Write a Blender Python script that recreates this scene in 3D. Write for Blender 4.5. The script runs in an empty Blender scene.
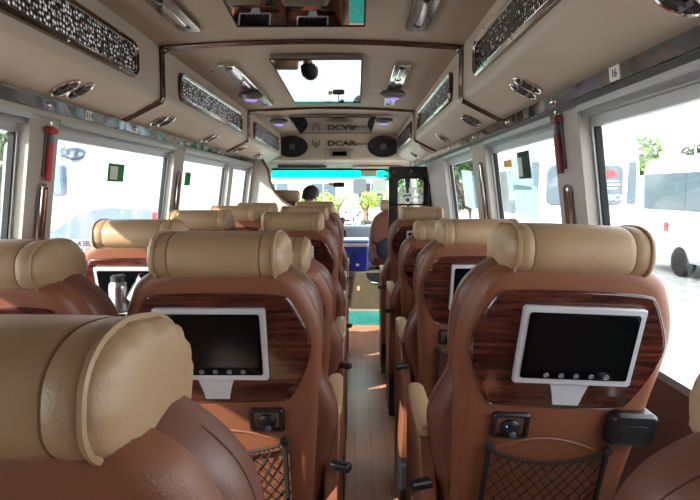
import bpy, bmesh, math, random
from mathutils import Vector, Matrix, Euler
random.seed(7)
SC = bpy.context.scene
COL = SC.collection
PI = math.pi

# ------------------------------------------------------------------ camera
F = 560.0; CH = 1.25
psi = math.atan(6/F); pit = math.atan(60/F)
cd = bpy.data.cameras.new('camera'); cam = bpy.data.objects.new('camera', cd); COL.objects.link(cam)
cd.sensor_width = 36; cd.lens = F/700*36; cd.clip_start = .02; cd.clip_end = 400
cam.location = (0, 0, CH); cam.rotation_euler = (PI/2-pit, 0, psi)
SC.camera = cam

# ------------------------------------------------------------------ helpers
def lin(r, g, b):
    f = lambda v: (v/255/12.92) if v/255 <= .04045 else ((v/255+.055)/1.055)**2.4
    return (f(r), f(g), f(b), 1)

def mat(name, col, rough=.5, metal=0, spec=.5, emit=None, es=0, coat=0):
    m = bpy.data.materials.new(name); m.use_nodes = True
    b = m.node_tree.nodes['Principled BSDF']
    b.inputs['Base Color'].default_value = col
    b.inputs['Roughness'].default_value = rough
    b.inputs['Metallic'].default_value = metal
    b.inputs['Specular IOR Level'].default_value = spec
    if coat: b.inputs['Coat Weight'].default_value = coat; b.inputs['Coat Roughness'].default_value = .08
    if emit: b.inputs['Emission Color'].default_value = emit; b.inputs['Emission Strength'].default_value = es
    return m

def nodes(m): return m.node_tree.nodes, m.node_tree.links, m.node_tree.nodes['Principled BSDF']

def noisy(name, c1, c2, scale=8, rough=.5, bump=.0, bscale=200, stretch=(1, 1, 1), metal=0, spec=.5, coat=0, detail=4):
    m = mat(name, c1, rough, metal, spec, coat=coat)
    N, L, B = nodes(m)
    tc = N.new('ShaderNodeTexCoord'); mp = N.new('ShaderNodeMapping'); mp.inputs['Scale'].default_value = stretch
    L.new(tc.outputs['Object'], mp.inputs['Vector'])
    no = N.new('ShaderNodeTexNoise'); no.inputs['Scale'].default_value = scale; no.inputs['Detail'].default_value = detail
    L.new(mp.outputs[0], no.inputs['Vector'])
    r = N.new('ShaderNodeValToRGB'); r.color_ramp.elements[0].position = .35; r.color_ramp.elements[1].position = .65
    r.color_ramp.elements[0].color = c1; r.color_ramp.elements[1].color = c2
    L.new(no.outputs['Fac'], r.inputs['Fac']); L.new(r.outputs['Color'], B.inputs['Base Color'])
    if bump:
        n2 = N.new('ShaderNodeTexNoise'); n2.inputs['Scale'].default_value = bscale
        L.new(tc.outputs['Object'], n2.inputs['Vector'])
        bp = N.new('ShaderNodeBump'); bp.inputs['Strength'].default_value = bump; bp.inputs['Distance'].default_value = .002
        L.new(n2.outputs['Fac'], bp.inputs['Height']); L.new(bp.outputs[0], B.inputs['Normal'])
    return m

def glass(name, tint=(1, 1, 1, 1), refl=.08):
    m = bpy.data.materials.new(name); m.use_nodes = True
    N, L = m.node_tree.nodes, m.node_tree.links
    N.remove(N['Principled BSDF']); out = N['Material Output']
    t = N.new('ShaderNodeBsdfTransparent'); t.inputs[0].default_value = tint
    g = N.new('ShaderNodeBsdfGlossy'); g.inputs['Roughness'].default_value = .02
    lw = N.new('ShaderNodeLayerWeight'); lw.inputs['Blend'].default_value = .25
    mu = N.new('ShaderNodeMath'); mu.operation = 'MULTIPLY_ADD'; mu.inputs[1].default_value = .35; mu.inputs[2].default_value = refl*.4
    L.new(lw.outputs['Fresnel'], mu.inputs[0])
    mx = N.new('ShaderNodeMixShader'); L.new(mu.outputs[0], mx.inputs[0]); L.new(t.outputs[0], mx.inputs[1]); L.new(g.outputs[0], mx.inputs[2])
    L.new(mx.outputs[0], out.inputs['Surface'])
    return m

class MB:
    def __init__(s): s.v = []; s.f = []
    def add(s, vs, fs):
        n = len(s.v); s.v += [tuple(v) for v in vs]; s.f += [tuple(i+n for i in f) for f in fs]; return s
    def hexa(s, p):      # 8 points: bottom ring 4, top ring 4
        return s.add(p, [(0,3,2,1),(4,5,6,7),(0,1,5,4),(1,2,6,5),(2,3,7,6),(3,0,4,7)])
    def box(s, x0, x1, y0, y1, z0, z1, M=None):
        p = [Vector(q) for q in ((x0,y0,z0),(x1,y0,z0),(x1,y1,z0),(x0,y1,z0),(x0,y0,z1),(x1,y0,z1),(x1,y1,z1),(x0,y1,z1))]
        if M: p = [M @ q for q in p]
        return s.hexa(p)
    def loft(s, rings, close=True, caps=True):
        n = len(rings[0]); vs = [p for r in rings for p in r]; fs = []
        for i in range(len(rings)-1):
            for j in range(n if close else n-1):
                k = (j+1) % n
                fs.append((i*n+j, i*n+k, (i+1)*n+k, (i+1)*n+j))
        if caps:
            fs.append(tuple(range(n-1, -1, -1))); fs.append(tuple((len(rings)-1)*n+j for j in range(n)))
        return s.add(vs, fs)
    def rbox(s, x0, x1, y0, y1, z0, z1, r=.01, axis='y', k=4, M=None, e=None):
        """box rounded in the plane across `axis`, with softened end edges"""
        if e is None: e = min(r*.5, .006)
        A, B_, C_ = {'y': ((x0,x1),(z0,z1),(y0,y1)), 'z': ((x0,x1),(y0,y1),(z0,z1)), 'x': ((y0,y1),(z0,z1),(x0,x1))}[axis]
        def ring(d, c):
            rr = max(r-d, .0005); pts = []
            for cx, cy, a0 in ((A[1]-r, B_[1]-r, 0), (A[0]+r, B_[1]-r, PI/2), (A[0]+r, B_[0]+r, PI), (A[1]-r, B_[0]+r, 1.5*PI)):
                for i in range(k+1):
                    a = a0+i*PI/2/k; pts.append((cx+rr*math.cos(a), cy+rr*math.sin(a)))
            o = []
            for a, b in pts:
                q = {'y': (a, c, b), 'z': (a, b, c), 'x': (c, a, b)}[axis]
                q = Vector(q); o.append(M @ q if M else q)
            return o
        return s.loft([ring(e, C_[0]), ring(0, C_[0]+e), ring(0, C_[1]-e), ring(e, C_[1])])
    def tube(s, path, r, n=8, close=False, caps=True):
        P = [Vector(p) for p in path]; rings = []
        up = None
        for i, p in enumerate(P):
            a = P[(i-1) % len(P)] if (close or i > 0) else p
            b = P[(i+1) % len(P)] if (close or i < len(P)-1) else p
            t = (b-a).normalized()
            if up is None:
                up = Vector((0,0,1)) if abs(t.z) < .9 else Vector((0,1,0))
            u = t.cross(up)
            if u.length < 1e-4: u = t.cross(Vector((1,0,0)))
            u.normalize(); w = u.cross(t).normalized(); up = w
            rr = r[i] if isinstance(r, (list, tuple)) else r
            rings.append([p+u*math.cos(2*PI*j/n)*rr+w*math.sin(2*PI*j/n)*rr for j in range(n)])
        if close:
            rings.append(rings[0]); return s.loft(rings, caps=False)
        return s.loft(rings, caps=caps)
    def cyl(s, a, b, r, n=20, r2=None):
        return s.tube([a, b], [r, r if r2 is None else r2], n)
    def lathe(s, prof, c=(0,0,0), n=24, M=None):
        rings = []
        for r, z in prof:
            ring = [Vector((c[0]+r*math.cos(2*PI*j/n), c[1]+r*math.sin(2*PI*j/n), c[2]+z)) for j in range(n)]
            rings.append([M @ q for q in ring] if M else ring)
        return s.loft(rings)
    def ball(s, c, rx, ry, rz, n=16, m=10):
        rings = []
        for i in range(m+1):
            a = -PI/2+PI*i/m; cr = max(math.cos(a), .01)
            rings.append([Vector((c[0]+rx*cr*math.cos(2*PI*j/n), c[1]+ry*cr*math.sin(2*PI*j/n), c[2]+rz*math.sin(a))) for j in range(n)])
        return s.loft(rings)
    def build(s, name, m, parent=None, angle=35, loc=None, recalc=True):
        me = bpy.data.meshes.new(name)
        me.from_pydata(s.v, [], s.f)
        if recalc:
            bm = bmesh.new(); bm.from_mesh(me); bmesh.ops.recalc_face_normals(bm, faces=bm.faces[:]); bm.to_mesh(me); bm.free()
        me.polygons.foreach_set('use_smooth', [True]*len(me.polygons))
        me.set_sharp_from_angle(angle=math.radians(angle))
        me.materials.append(m)
        o = bpy.data.objects.new(name, me); COL.objects.link(o)
        if parent: o.parent = parent
        if loc: o.location = loc
        return o

def tag(o, label, cat, group=None, kind=None):
    if label: o['label'] = label
    if cat: o['category'] = cat
    if group: o['group'] = group
    if kind: o['kind'] = kind
    return o
def struct(o): o['kind'] = 'structure'; return o
def empty(name, loc, rz=0):
    o = bpy.data.objects.new(name, None); COL.objects.link(o); o.location = loc; o.rotation_euler = (0, 0, rz); o.empty_display_size = .05
    return o
def copy_tree(o, parent=None):
    c = o.copy(); COL.objects.link(c)
    if parent: c.parent = parent
    for ch in list(o.children): copy_tree(ch, c)
    return c
def text(name, body, size, m, M, parent=None, align='CENTER', ext=.0006, sx=1, bold=.012):
    cu = bpy.data.curves.new(name, 'FONT'); cu.body = body; cu.size = size; cu.extrude = ext; cu.align_x = align; cu.align_y = 'CENTER'; cu.offset = size*bold
    cu.materials.append(m)
    t = bpy.data.objects.new('tmp_text', cu); COL.objects.link(t)
    bpy.context.view_layer.update()
    me = bpy.data.meshes.new_from_object(t.evaluated_get(bpy.context.evaluated_depsgraph_get()))
    bpy.data.objects.remove(t)
    me.transform(M @ Matrix.Diagonal((sx, 1, 1, 1)))
    if not me.materials: me.materials.append(m)
    me.name = name
    o = bpy.data.objects.new(name, me); COL.objects.link(o)
    if parent: o.parent = parent
    return o
def frame_M(origin, ex, ey):
    ex = Vector(ex).normalized(); ez = ex.cross(Vector(ey)).normalized(); ey = ez.cross(ex)
    M = Matrix((ex, ey, ez)).transposed().to_4x4(); M.translation = Vector(origin); return M

# ------------------------------------------------------------------ materials
def leather(name, c1, c2, rough=.42):
    m = noisy(name, c1, c2, scale=6, rough=rough, bump=.25, bscale=420, spec=.45)
    return m
BEIGE = leather('beige_leather', lin(160,130,98), lin(166,136,103), .42)
BROWN = leather('brown_leather', lin(108,68,55), lin(114,73,59), .38)
SHELL = leather('tan_back_leather', lin(124,75,53), lin(130,80,57), .45)
SEAM = mat('dark_seam', lin(112,78,52), .7)
SEAMB = mat('brown_seam', lin(84,48,36), .7)
def wood_mat():
    m = mat('striped_walnut', lin(80,30,18), .16, coat=.6)
    N, L, B = nodes(m)
    tc = N.new('ShaderNodeTexCoord'); mp = N.new('ShaderNodeMapping'); mp.inputs['Scale'].default_value = (.9, 1, 11)
    L.new(tc.outputs['Object'], mp.inputs['Vector'])
    n1 = N.new('ShaderNodeTexNoise'); n1.inputs['Scale'].default_value = 9; n1.inputs['Detail'].default_value = 5; n1.inputs['Roughness'].default_value = .65
    L.new(mp.outputs[0], n1.inputs['Vector'])
    r = N.new('ShaderNodeValToRGB'); e = r.color_ramp.elements
    e[0].position = .36; e[0].color = lin(44,20,17); e[1].position = .74; e[1].color = lin(112,60,44)
    k = e.new(.52); k.color = lin(74,34,27)
    L.new(n1.outputs['Fac'], r.inputs['Fac']); L.new(r.outputs[0], B.inputs['Base Color'])
    return m
WOOD = wood_mat()
SILVER = mat('silver_plastic', lin(196,197,202), .30, .1)
BLACKG = mat('black_screen', lin(8,8,10), .08, 0, .22)
BLACKP = mat('black_plastic', lin(22,22,26), .4)
NETM = mat('black_net_cord', lin(18,17,17), .8)
ICON = mat('touch_icon', lin(150,155,165), .5)
LED = mat('blue_led', lin(30,50,255), .5, emit=(.05,.12,1,1), es=3)
GREYP = mat('grey_plastic', lin(95,95,100), .5)
DARKCH = mat('dark_chrome', lin(124,110,102), .14, .95)
CHROME = mat('chrome', lin(215,210,205), .10, 1)
MIRROR = mat('mirror', lin(176,178,184), .015, 1)
RUBBER = mat('rubber', lin(20,20,20), .8)
ALU = mat('aluminium', lin(176,176,176), .38, .6)
PILLAR = noisy('pillar_vinyl', lin(168,162,154), lin(174,168,160), 5, .55)
SIDEW = noisy('side_wall_brown', lin(92,58,52), lin(100,64,56), 5, .45)
CEIL = noisy('ceiling_vinyl', lin(160,140,122), lin(166,146,127), 4, .6, .1, 500)
BINM = noisy('bin_vinyl', lin(182,167,151), lin(188,173,156), 4, .48, .1, 500)
HEAD = noisy('header_plastic', lin(198,184,166), lin(204,190,172), 4, .5)
def rail_mat():
    m = mat('smoked_mirror_strip', lin(158,156,158), .10, 1)
    N, L, B = nodes(m)
    tc = N.new('ShaderNodeTexCoord'); no = N.new('ShaderNodeTexNoise'); no.inputs['Scale'].default_value = 4; no.inputs['Detail'].default_value = 1.5
    L.new(tc.outputs['Object'], no.inputs['Vector'])
    bp = N.new('ShaderNodeBump'); bp.inputs['Strength'].default_value = .45; bp.inputs['Distance'].default_value = .03
    L.new(no.outputs['Fac'], bp.inputs['Height']); L.new(bp.outputs[0], B.inputs['Normal'])
    return m
RAILM = rail_mat()
def bead_mat():
    m = mat('crystal_beads', lin(40,40,42), .14, .25)
    N, L, B = nodes(m)
    tc = N.new('ShaderNodeTexCoord'); vo = N.new('ShaderNodeTexVoronoi'); vo.inputs['Scale'].default_value = 62; vo.inputs['Randomness'].default_value = .55
    L.new(tc.outputs['Object'], vo.inputs['Vector'])
    r = N.new('ShaderNodeValToRGB'); e = r.color_ramp.elements
    e[0].position = .26; e[0].color = lin(255,255,255); e[1].position = .46; e[1].color = lin(48,47,47)
    L.new(vo.outputs['Distance'], r.inputs['Fac'])
    n2 = N.new('ShaderNodeTexNoise'); n2.inputs['Scale'].default_value = 28
    L.new(tc.outputs['Object'], n2.inputs['Vector'])
    r2 = N.new('ShaderNodeValToRGB'); r2.color_ramp.elements[0].position = .36; r2.color_ramp.elements[1].position = .50
    L.new(n2.outputs['Fac'], r2.inputs['Fac'])
    mx = N.new('ShaderNodeMix'); mx.data_type = 'RGBA'; mx.inputs[6].default_value = lin(58,56,52)
    L.new(r2.outputs[0], mx.inputs[0]); L.new(r.outputs[0], mx.inputs[7]); L.new(mx.outputs[2], B.inputs['Base Color'])
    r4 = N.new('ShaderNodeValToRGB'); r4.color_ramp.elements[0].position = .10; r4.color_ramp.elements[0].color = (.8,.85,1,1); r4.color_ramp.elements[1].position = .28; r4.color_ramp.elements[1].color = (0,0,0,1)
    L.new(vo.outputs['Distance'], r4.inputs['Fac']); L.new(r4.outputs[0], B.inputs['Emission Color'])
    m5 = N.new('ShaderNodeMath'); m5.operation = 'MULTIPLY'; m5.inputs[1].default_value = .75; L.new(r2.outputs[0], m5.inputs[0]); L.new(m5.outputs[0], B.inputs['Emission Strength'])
    bp = N.new('ShaderNodeBump'); bp.invert = True; bp.inputs['Strength'].default_value = .9; bp.inputs['Distance'].default_value = .006
    L.new(vo.outputs['Distance'], bp.inputs['Height']); L.new(bp.outputs[0], B.inputs['Normal'])
    return m
BEADS = bead_mat()
def floor_mat():
    m = mat('plank_vinyl', lin(140,100,80), .28)
    N, L, B = nodes(m)
    tc = N.new('ShaderNodeTexCoord'); mp = N.new('ShaderNodeMapping'); mp.inputs['Rotation'].default_value = (0, 0, PI/2)
    L.new(tc.outputs['Object'], mp.inputs['Vector'])
    br = N.new('ShaderNodeTexBrick'); br.inputs['Scale'].default_value = 1; br.inputs['Brick Width'].default_value = .55; br.inputs['Row Height'].default_value = .075
    br.inputs['Mortar Size'].default_value = .001; br.inputs['Color1'].default_value = lin(214,152,118); br.inputs['Color2'].default_value = lin(196,134,104); br.inputs['Mortar'].default_value = lin(84,56,44)
    L.new(mp.outputs[0], br.inputs['Vector'])
    mp2 = N.new('ShaderNodeMapping'); mp2.inputs['Scale'].default_value = (14, 1.2, 1); L.new(tc.outputs['Object'], mp2.inputs['Vector'])
    no = N.new('ShaderNodeTexNoise'); no.inputs['Scale'].default_value = 3; no.inputs['Detail'].default_value = 5; L.new(mp2.outputs[0], no.inputs['Vector'])
    n3 = N.new('ShaderNodeTexNoise'); n3.inputs['Scale'].default_value = 3.2; L.new(tc.outputs['Object'], n3.inputs['Vector'])
    r = N.new('ShaderNodeValToRGB'); r.color_ramp.elements[0].color = (.55,.55,.55,1); r.color_ramp.elements[1].color = (1.15,1.15,1.15,1)
    L.new(no.outputs['Fac'], r.inputs['Fac'])
    mx = N.new('ShaderNodeMix'); mx.data_type = 'RGBA'; mx.blend_type = 'MULTIPLY'; mx.inputs[0].default_value = .6
    L.new(br.outputs['Color'], mx.inputs[6]); L.new(r.outputs[0], mx.inputs[7])
    mx2 = N.new('ShaderNodeMix'); mx2.data_type = 'RGBA'; mx2.inputs[7].default_value = lin(170,156,138)
    r3 = N.new('ShaderNodeValToRGB'); r3.color_ramp.elements[0].position = .45; r3.color_ramp.elements[1].position = .7; r3.color_ramp.elements[1].color = (.35,.35,.35,1)
    L.new(n3.outputs['Fac'], r3.inputs['Fac']); L.new(r3.outputs[0], mx2.inputs[0]); L.new(mx.outputs[2], mx2.inputs[6])
    L.new(mx2.outputs[2], B.inputs['Base Color'])
    return m
FLOORM = floor_mat()
GLASS = glass('window_glass', (.93,.95,.95,1))
TEALG = glass('teal_sun_band', (.03,.86,.82,1), .1)
WGLASS = glass('windscreen_glass', (.90,.96,.93,1))

# ------------------------------------------------------------------ bus shell
XC = -.205
def hz(z): return .88+(1.52-z)*.14
def sidebox(mb, s, y0, y1, z0, z1, o0=0, o1=.07):
    p = []
    for z in (z0, z1):
        a, b = XC+s*(hz(z)+o0), XC+s*(hz(z)+o1)
        p += [(a,y0,z),(b,y0,z),(b,y1,z),(a,y1,z)]
    mb.hexa(p)
YB, YF = -1.2, 7.35
ZS, ZT = .77, 1.472

mb = MB(); mb.box(XC-1.06, XC+1.06, YB, YF, -.06, 0); struct(mb.build('floor', FLOORM))
# ceiling, gently arched
mb = MB(); rings = []
for i in range(17):
    h = -.95+1.9*i/16; a = min(1, abs(h)/.69); z = 1.9+.028*(1-a*a)
    rings.append([(XC+h, YB, z), (XC+h, 6.79, z), (XC+h, 6.79, 2.02), (XC+h, YB, 2.02)])
mb.loft(rings); struct(mb.build('ceiling', CEIL, angle=50))
PIL = {-1: [(-1.2,-.6),(.2,.36),(1.90,2.08),(3.41,3.60),(4.90,5.06),(5.92,7.35)],
        1: [(-1.2,-.5),(.05,.22),(1.76,1.99),(3.03,3.36),(4.42,5.58),(7.22,7.35)]}
for s, nm in ((-1, 'left'), (1, 'right')):
    lo = MB()
    if s < 0: sidebox(lo, s, YB, YF, 0, ZS, 0, .07)
    else: sidebox(lo, s, YB, 5.58, 0, ZS, 0, .07); sidebox(lo, s, 7.22, YF, 0, ZS, 0, .07)
    w = MB()
    sidebox(w, s, YB, YF, 1.50, 2.0, .0, .08)
    for a, b in PIL[s]: sidebox(w, s, a, b, ZS, 1.52, 0, .07)
    struct(w.build('wall_'+nm, PILLAR))
    struct(lo.build('wall_'+nm+'_lower', SIDEW))
wn = 1
for s in (-1, 1):
    for (a, b), (c, d) in zip(PIL[s][:-1], PIL[s][1:]):
        y0, y1 = b, c
        if b == 5.58: continue
        fr = MB()
        sidebox(fr, s, y0, y1, ZT, ZT+.028, .012, .065)
        sidebox(fr, s, y0, y1, ZS, ZS+.022, -.004, .068)
        for q0, q1 in ((y0, y0+.013), (y1-.013, y1)): sidebox(fr, s, q0, q1, ZS, ZT, .034, .064)
        sidebox(fr, s, y0, y1, ZT-.03, ZT, .036, .062)
        f = struct(fr.build('window_%d' % wn, ALU))
        g = MB(); sidebox(g, s, y0+.01, y1-.01, ZS+.01, ZT-.01, .050, .053)
        g.build('pane', GLASS, f)
        se = MB()
        for q0, q1 in ((y0+.013, y0+.020), (y1-.020, y1-.013)): sidebox(se, s, q0, q1, ZS+.02, ZT-.03, .040, .060)
        se.build('rubber_seal', RUBBER, f)
        wn += 1
# mirrored strip, dark gap and aluminium channel along the tops of the windows
tn = 1
for s in (-1, 1):
    r = MB(); sidebox(r, s, YB, 6.7, 1.525, 1.565, -.012, .02); struct(r.build('trim_%d' % tn, RAILM)); tn += 1
    r = MB(); sidebox(r, s, YB, 6.7, 1.506, 1.523, -.004, .03); struct(r.build('trim_%d' % tn, mat('dark_gap_strip', lin(58,54,52), .5) if s > 0 else PILLAR)); tn += 1
    r = MB()
    for (a, b), (c, d) in zip(PIL[s][:-1], PIL[s][1:]):
        sidebox(r, s, b, c, 1.488, 1.506, -.004, .05)
        sidebox(r, s, b, c, 1.474, 1.488, .012, .05)
    struct(r.build('trim_%d' % tn, ALU)); tn += 1
# rear wall
mb = MB(); mb.box(XC-1.0, XC+1.0, YB-.06, YB, 0, 2.0); struct(mb.build('wall_back', SIDEW))

# overhead ducts
def duct_profile(s):
    pts = [(.69, 1.925), (.69, 1.69), (.694, 1.668), (.71, 1.653), (.89, 1.562), (.95, 1.562), (.95, 1.925)]
    return [(XC+s*h, z) for h, z in pts]
BF = [-1.19, .56, 2.63, 4.70, 6.76]
e1 = {s: Vector((s*.18, 0, -.092)).normalized() for s in (-1, 1)}
def ring_pts(c, ex, ey, rx, ry, n=20): return [c+ex*rx*math.cos(2*PI*i/n)+ey*ry*math.sin(2*PI*i/n) for i in range(n)]
VENTY = [-.78, .12, 1.05, 2.02, 2.95, 3.90, 4.90, 5.78]
for s in (-1, 1):
    for k in range(4):
        y0, y1 = BF[k]+.012, BF[k+1]-.012
        root = empty('overhead_duct', (XC+s*.8, (y0+y1)/2, 1.66))
        off = -Vector(root.location)
        side = 'single seats' if s > 0 else 'paired seats'
        what = ['behind the camera', 'largest in view, cut by the picture edge', 'between the two chrome hoops', 'ending at the loudspeaker bulkhead'][k]
        tag(root, 'taupe overhead duct over the %s, %s' % (side, what), 'overhead duct', 'overhead ducts above the windows')
        b = MB(); P = duct_profile(s)
        b.loft([[Vector((x, y0, z))+off for x, z in P], [Vector((x, y1, z))+off for x, z in P]])
        b.build('duct_body', BINM, root, 50)
        # bead grille on the upright face
        g0, g1 = BF[k]+.24, BF[k+1]-.30
        if k == 0: g0 = -.9
        if k == 1: g0 = BF[k]+.24
        X = XC+s*.69
        def fr(d, x, rr):   # rounded rectangle in the y-z plane
            pts = []
            for cy, cz, a0 in ((g1-rr, 1.845-rr, 0), (g0+rr, 1.845-rr, PI/2), (g0+rr, 1.695+rr, PI), (g1-rr, 1.695+rr, 1.5*PI)):
                for i in range(6):
                    a = a0+i*PI/10; pts.append(Vector((x, cy+(rr-d)*math.cos(a), cz+(rr-d)*math.sin(a)))+off)
            return pts
        fm = MB()
        R_ = .055
        fm.loft([fr(.000, X, R_), fr(.002, X-s*.014, R_), fr(.010, X-s*.02, R_), fr(.016, X-s*.014, R_), fr(.019, X-s*.011, R_), fr(.022, X-s*.002, R_), fr(.022, X+s*.004, R_)], caps=False)
        fm.build('grille_frame', DARKCH, root, 40)
        ci = MB(); ci.tube(fr(.021, X-s*.012, R_), .0022, 6, close=True); ci.build('chrome_bead', CHROME, root)
        gp = MB(); gp.loft([fr(.021, X+s*.002, R_), fr(.021, X-s*.005, R_)]); gp.build('bead_grille', BEADS, root)
        sc = MB()
        for yy in [g0+.2+j*(g1-g0-.4)/3 for j in range(4)]:
            for zz in (1.836, 1.704): sc.ball(Vector((X-s*.018, yy, zz))+off, .006, .006, .006, 8, 5)
        sc.build('grille_studs', CHROME, root)
        for vy in VENTY:
            if not (y0 < vy < y1): continue
            nrm = Vector((s*.092, 0, .18)).normalized()*-1
            nrm = Vector((-s*.092, 0, -.18)).normalized()
            for q in (-1, 1):
                c = Vector((XC+s*.80, vy+q*.042, 1.608))+off+e1[s]*(.006*q*s)
                vm = MB(); rp = ring_pts(c+nrm*.004, e1[s], Vector((0,1,0)), .052, .040, 24)
                vm.tube(rp, .0058, 8, close=True)
                v = vm.build('air_vent', CHROME, root)
                dk = MB(); dk.loft([ring_pts(c+nrm*.001, e1[s], Vector((0,1,0)), .048, .036, 24), ring_pts(c+nrm*.003, e1[s], Vector((0,1,0)), .048, .036, 24)])
                dk.build('vent_hole', mat('vent_dark', lin(45,42,38), .7) if 'vent_dark' not in bpy.data.materials else bpy.data.materials['vent_dark'], v)
                lv = MB()
                for t in (-.5, .35):
                    M = frame_M(c+nrm*.005+e1[s]*(t*.05), (0,1,0), nrm*.8+e1[s]*.6)
                    lv.box(-.022, .022, -.008, .008, -.0012, .0012, M)
                M = frame_M(c+nrm*.005, e1[s], nrm); lv.box(-.045, .045, -.004, .006, -.001, .001, M)
                lv.build('louver', GREYP, v)

# chrome hoops between the duct sections
for k, Y in enumerate(BF[:-1]):
    mb = MB()
    for dy in (-.014, .014):
        pth = [(XC-.885, 1.562), (XC-.71, 1.648), (XC-.692, 1.655), (XC-.684, 1.675), (XC-.682, 1.885)]
        pth += [(XC-.66, 1.893)] + [(XC+.66*t, 1.893+.028*(1-t*t)) for t in (-.8,-.6,-.4,-.2,0,.2,.4,.6,.8)] + [(XC+.66, 1.893)]
        pth += [(XC+.682, 1.885), (XC+.684, 1.675), (XC+.692, 1.655), (XC+.71, 1.648), (XC+.885, 1.562)]
        mb.tube([(x, Y+dy, z) for x, z in pth], .0085, 8)
    for s in (-1, 1): mb.ball((XC+s*.672, Y, 1.885), .018, .022, .018, 12, 8)
    mb.box(XC-.686, XC-.68, Y-.012, Y+.012, 1.66, 1.885); mb.box(XC+.68, XC+.686, Y-.012, Y+.012, 1.66, 1.885)
    struct(mb.build('trim_%d' % tn, DARKCH)); tn += 1

# ceiling mirrors
def slab_poly(mb, pts, z0, z1): mb.loft([[(x, y, z0) for x, y in pts], [(x, y, z1) for x, y in pts]])
for lab, pts in (('large rectangular ceiling mirror over the rear rows reflecting orange seat backs', [(-.436, 1.3), (.03, 1.3), (.03, 2.13), (-.436, 2.13)]),
                 ('rectangular ceiling mirror between the two hoops above the middle of the aisle', [(-.43, 2.87), (.03, 2.87), (.03, 4.26), (-.455, 4.26)]),
                 ('wide ceiling mirror in front of the loudspeaker bulkhead with tapering sides', [(-.60, 5.10), (.18, 5.10), (.17, 6.50), (-.64, 6.50)])):
    cx = sum(p[0] for p in pts)/4; cy = sum(p[1] for p in pts)/4
    root = empty('ceiling_mirror', (cx, cy, 1.90)); tag(root, lab, 'mirror', 'ceiling mirrors')
    m = MB(); slab_poly(m, [(x-cx, y-cy) for x, y in pts], -.004, .02); m.build('mirror_glass', MIRROR, root)
    m = MB()
    q = [Vector((x-cx, y-cy, -.004)) for x, y in pts]
    m.tube(q, .004, 6, close=True); m.build('edge_bead', RUBBER, root)
    if cy < 2: root.rotation_euler.x = -.10; root.location.z = 1.893

# chrome reading light strips and dome lamps
LENS = mat('lamp_lens', lin(150,140,215), .25, emit=(.32,.24,1,1), es=.6)
DOME = mat('lamp_dome', lin(104,102,104), .3, .4)
for s, xx, side in ((-1, -.68, 'beside the paired seats'), (1, .245, 'over the single seats')):
    for j, (a, b) in enumerate(((1.0, 2.37), (3.0, 4.38))):
        root = empty('ceiling_light_strip', (xx, (a+b)/2, 1.905))
        tag(root, 'long chrome light strip on the ceiling %s, %s' % (side, 'cut off by the top of the picture' if j == 0 else 'with a round lamp mounted on its middle'), 'ceiling light', 'chrome light strips')
        h = (b-a)/2
        m = MB(); m.rbox(-.045, .045, -h, h, -.012, .02, .012, 'z', e=.004); m.build('strip_housing', DARKCH if j == 0 else CHROME, root)
        m = MB(); m.rbox(-.012, .012, -h+.05, h-.05, -.016, -.008, .004, 'z'); m.build('lens_bar', CHROME, root)
        m = MB()
        for yy in (-h+.07, -h*.45, h*.45, h-.07):
            m.ball((0, yy, -.012), .022, .03, .008, 12, 6)
        m.build('reading_spots', mat('spot_dark', lin(70,66,62), .2, .6) if 'spot_dark' not in bpy.data.materials else bpy.data.materials['spot_dark'], root)
def dome(x, y, lab):
    root = empty('dome_lamp', (x, y, 1.89)); tag(root, lab, 'ceiling lamp', 'round ceiling lamps')
    m = MB(); m.lathe([(.02,.01),(.075,.0),(.085,-.012),(.085,-.022),(.070,-.036),(.045,-.046)], n=28); m.build('lamp_housing', DOME, root)
    m = MB(); m.lathe([(.046,-.040),(.046,-.047),(.03,-.054),(.005,-.056)], n=24); m.build('lens', LENS, root)
dome(-.70, 3.80, 'round grey lamp with violet lens on the light strip beside the paired seats')
dome(.238, 3.75, 'round grey lamp with violet lens on the light strip over the single seats')
dome(-.705, 5.20, 'small round lamp with violet lens near the driver-side loudspeaker, without a strip')
dome(.25, 5.15, 'small round lamp with violet lens near the door-side loudspeaker, without a strip')
k = 0
for x in (-.55, -.62, .12, .30, -.80, .40):
    for y in (3.2, 3.75, 4.3, 5.4, 6.1):
        if random.random() < .5: continue
        m = MB(); m.ball((0,0,0), .007, .007, .004, 8, 5); o = m.build('ceiling_screw', DARKCH, loc=(x, y, 1.9+.028*(1-(abs(x-XC)/.69)**2)-.001))
        tag(o, 'tiny dark screw head in the taupe ceiling panel', 'screw', 'ceiling panel screws')

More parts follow.
